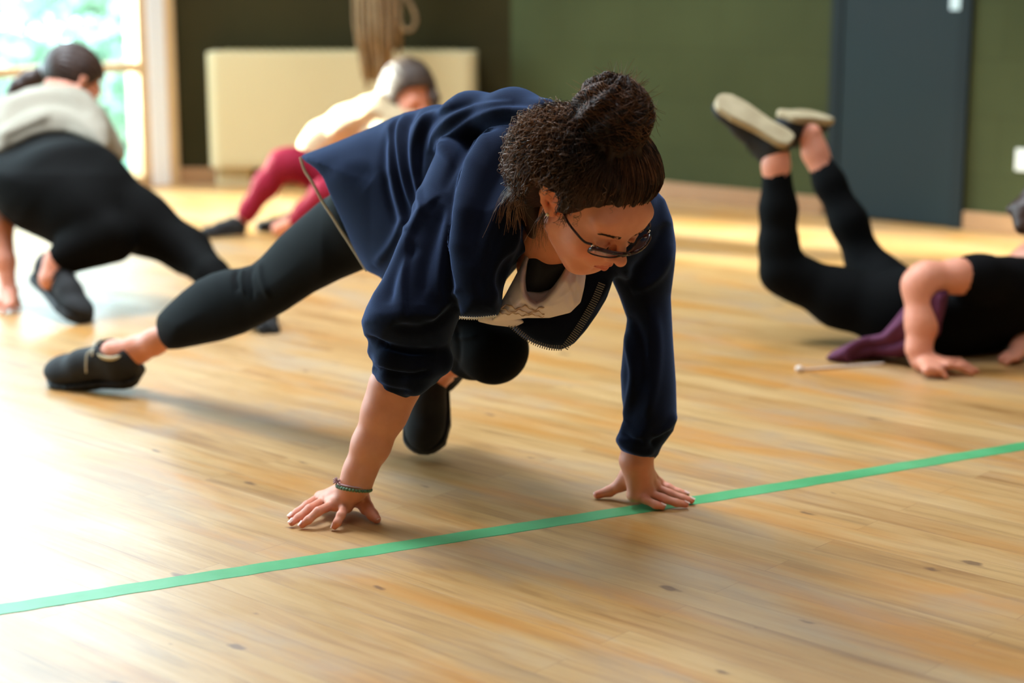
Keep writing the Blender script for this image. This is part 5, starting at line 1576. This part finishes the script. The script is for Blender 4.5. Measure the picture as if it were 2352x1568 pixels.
limb(s, [(650, 378, 6.70, 32), (612, 424, 6.71, 29), (572, 480, 6.72, 21), (562, 498, 6.72, 19)], .03)
limb(s, [(890, 475, 6.82, 60), (800, 440, 6.62, 42), (748, 440, 6.55, 30)], .04)
limb(s, [(748, 440, 6.55, 30), (700, 486, 6.60, 24), (676, 508, 6.62, 19)], .03)
s.cone(P(552, 515, 6.72), P(562, 494, 6.72), PX(15, 6.7), PX(15, 6.7), .003, mode='cut')
M_CRIM = leggings_mat('crimson_jersey', rgb(142, 34, 54), .6)
finish(s, .008, 'leggings', M_CRIM, PC)
shoe(PC, PZ(566, 538, .008) , PZ(474, 543, .006), (0, 0, 1), M_BLKSHOE, M_BLKSOLE, M_BLKLACE, M_BLKLACE, .72)
shoe(PC, PZ(690, 534, .012), PZ(596, 530, .015), camvec(.1, .9, .3), M_BLKSHOE, M_BLKSOLE, M_BLKLACE, M_BLKLACE, .74)
M_GBH = pbsdf('ash_brown_hair', rgb(74, 56, 42), .5, spec=.3, bump=(60, .5, .003), colnoise=(12, rgb(52, 38, 30), 3))
def tailC(s, L):
    limb(s, [(900, 190, 7.03, 26), (886, 225, 7.04, 24), (884, 262, 7.02, 18), (892, 290, 6.98, 8)], .02)
    limb(s, [(985, 190, 6.97, 14), (998, 226, 6.94, 12), (1000, 262, 6.92, 6)], .015)
    limb(s, [(915, 230, 6.96, 14), (912, 270, 6.93, 10), (916, 300, 6.92, 4)], .012)
hair_cap('hair', cc_, Xc, Fc, Uc, M_GBH, PC, 1.1, tailC, .018)

# ---------------------------------------------------------------- dancer on the right, feet kicked up
PD = empty('person', PZ(2200, 830, 0), 'person in black lying face down with both feet raised, right hand pressed to the floor', 'person')
Xd, Fd, Ud = frame(camvec(.93, .10, .30), camvec(-.1, .95, .1))
cd = P(2446, 505, 4.58)
s = Sculpt(); simple_head(s, cd, Xd, Fd, Ud)
s.cone(cd - Ud * .05 - Fd * .03, P(2380, 600, 4.6), .05, .055, .03)
limb(s, [(2370, 640, 4.6, 70), (2230, 720, 4.62, 74), (2080, 720, 4.68, 70)], .04)
limb(s, [(2285, 645, 4.50, 36), (2200, 634, 4.44, 38), (2128, 640, 4.42, 38), (2112, 656, 4.42, 38), (2118, 740, 4.40, 37), (2110, 800, 4.385, 27), (2118, 826, 4.375, 23)], .025)
wr = P(2120, 828, 4.375)
plain_hand(s, wr, [(PZ(2150, 846, .026), PZ(2172, 864, .0085)), (PZ(2176, 838, .030), PZ(2232, 856, .0085)), (PZ(2180, 832, .030), PZ(2244, 852, .0085)), (PZ(2180, 828, .028), PZ(2226, 840, .0085))], th=(PZ(2130, 850, .022), PZ(2158, 860, .0085)))
s.cone(wr, PZ(2165, 840, .02), .024, .018, .02)
limb(s, [(2430, 640, 4.75, 44), (2400, 740, 4.62, 34), (2340, 800, 4.52, 24)], .02)
plain_hand(s, P(2345, 800, 4.52), [(PZ(2330, 812, .02), PZ(2296, 822, .0085)), (PZ(2330, 818, .02), PZ(2300, 828, .0085)), (PZ(2334, 822, .02), PZ(2312, 833, .0085))])
limb(s, [(2080, 710, 4.70, 60), (1800, 640, 4.74, 38), (1786, 480, 4.76, 32), (1782, 380, 4.77, 30), (1786, 330, 4.77, 28)], .02)
limb(s, [(2080, 700, 4.85, 56), (1990, 610, 4.95, 34), (1930, 480, 5.00, 30), (1872, 350, 5.05, 28), (1862, 310, 5.06, 26)], .02)
skin_obj(s, .005, PD)
s = Sculpt()
limb(s, [(2150, 700, 4.68, 92), (2060, 712, 4.68, 88), (1930, 684, 4.72, 66), (1830, 640, 4.74, 50), (1796, 622, 4.74, 46)], .04)
limb(s, [(1794, 624, 4.74, 48), (1788, 560, 4.75, 43), (1788, 480, 4.76, 41), (1784, 400, 4.77, 34)], .03)
limb(s, [(2060, 680, 4.86, 76), (2015, 634, 4.92, 52), (1988, 604, 4.95, 42)], .04)
limb(s, [(1988, 604, 4.95, 42), (1950, 510, 4.98, 41), (1905, 420, 5.02, 34), (1884, 375, 5.04, 29)], .03)
s.cone(P(1783, 360, 4.77), P(1785, 400, 4.77), PX(28, 4.77), PX(28, 4.77), .003, mode='cut')
s.cone(P(1870, 340, 5.05), P(1888, 384, 5.03), PX(24, 5.05), PX(24, 5.05), .003, mode='cut')
finish(s, .007, 'leggings', M_LEG, PD)
s = Sculpt()
s.slab([(2218, 590), (2290, 596), (2360, 580), (2430, 560), (2470, 620), (2450, 740), (2352, 780), (2290, 808), (2220, 832), (2150, 838), (2090, 834), (2040, 838), (2020, 820), (2080, 760), (2096, 676), (2150, 652), (2214, 640)], 4.62, .09, .14, 0)
limb(s, [(2310, 650, 4.52, 64), (2250, 640, 4.47, 54), (2222, 636, 4.455, 50)], .03)
M_BLKTOP = pbsdf('black_jersey_top', rgb(10, 9, 10), .8, spec=.1, bump=(300, .2, .001))
s.cone(P(2160, 634, 4.44), P(2214, 636, 4.455), PX(44, 4.46), PX(44, 4.46), .003, mode='cut')
top = finish(s, .007, 'top', M_BLKTOP, PD)
s = Sculpt()
s.slab([(1895, 822), (1912, 806), (1945, 790), (1975, 776), (2025, 766), (2048, 740), (2075, 705), (2115, 668), (2155, 662), (2180, 668), (2170, 720), (2150, 780), (2110, 810), (2060, 822), (2010, 820), (1975, 826), (1950, 842), (1925, 836)],
       lambda x, y: np.interp(x, [1890, 2000, 2100, 2180], [4.50, 4.51, 4.44, 4.40]), .03, .05, 0)
M_PLUM = pbsdf('plum_cotton', rgb(92, 34, 68), .8, bump=(220, .25, .001), colnoise=(10, rgb(80, 28, 58)))
finish(s, .0055, 'plum_vest', M_PLUM, PD, 2, [([(1925, 815), (1980, 785), (2035, 775), (2080, 730)], 8, .012, 0), ([(1950, 830), (1985, 800), (2050, 790), (2100, 760)], 9, -.012, 0), ([(2160, 670), (2155, 720), (2150, 780)], 8, .010, 0), ([(1940, 810), (1946, 826), (1945, 838)], 5, .008, 0)])
M_SOLED = pbsdf('worn_beige_rubber', rgb(164, 146, 112), .65, colnoise=(14, rgb(186, 170, 136), 4), bump=(70, .3, .001))
M_CREAML = pbsdf('cream_shoe_leather', rgb(208, 194, 160), .6, bump=(120, .2, .001))
shoe(PD, P(1822, 322, 4.74), P(1672, 232, 4.80), camvec(-.30, -.62, -.62), M_BLKSHOE, M_SOLED, M_BLKLACE, M_BLKLACE, 1.0, sole_label='thick pale beige sole')
shoe(PD, P(1806, 258, 5.02), P(1900, 262, 5.22), camvec(.10, -.70, -.62), M_BLKSHOE, M_SOLED, M_BLKLACE, M_BLKLACE, 1.02, sole_label='thick pale beige sole')
def tailD(s, L):
    limb(s, [(2390, 470, 4.6, 30), (2352, 486, 4.58, 20), (2348, 520, 4.56, 14), (2340, 478, 4.6, 15), (2316, 482, 4.6, 6)], .02)
hair_cap('hair', cd, Xd, Fd, Ud, M_BRHAIR, PD, 1.0, tailD, .016)
# cord of the vest lying on the floor
mb = MB()
mb.tube(spline3([PZ(2030, 834, .006), PZ(1985, 838, .004), PZ(1930, 842, .004), PZ(1880, 846, .004), PZ(1842, 848, .005)], 4), .0035, 6)
v_ = PZ(1836, 847, .009)
mb.tube([v_ + Vector((-.010, 0, 0)), v_, v_ + Vector((.012, 0, -.002))], [.006, .010, .005], 8)
o = mb.build('drawcord', pbsdf('white_cord', rgb(222, 208, 196), .7, bump=(200, .2, .001)), PD, smooth=True)
mb = MB(); w_ = P(2122, 812, 4.378); ad_ = Vector((0.02, 0, 1)).normalized()
mb.tube([w_ + Vector((math.cos(a) * .030, math.sin(a) * .028, .004 * math.cos(a))) for a in np.linspace(0, 2 * math.pi, 21)], .0022, 6)
mb.build('bracelet', M_SILVER, PD, smooth=True)
mb = MB(); w_ = P(2348, 797, 4.51)
mb.tube([w_ + Vector((math.cos(a) * .010, math.sin(a) * .030, .028 * math.sin(a))) for a in np.linspace(0, 2 * math.pi, 21)], .004, 6)
mb.build('wrist_band', pbsdf('pale_band', rgb(205, 205, 208), .6), PD, smooth=True)
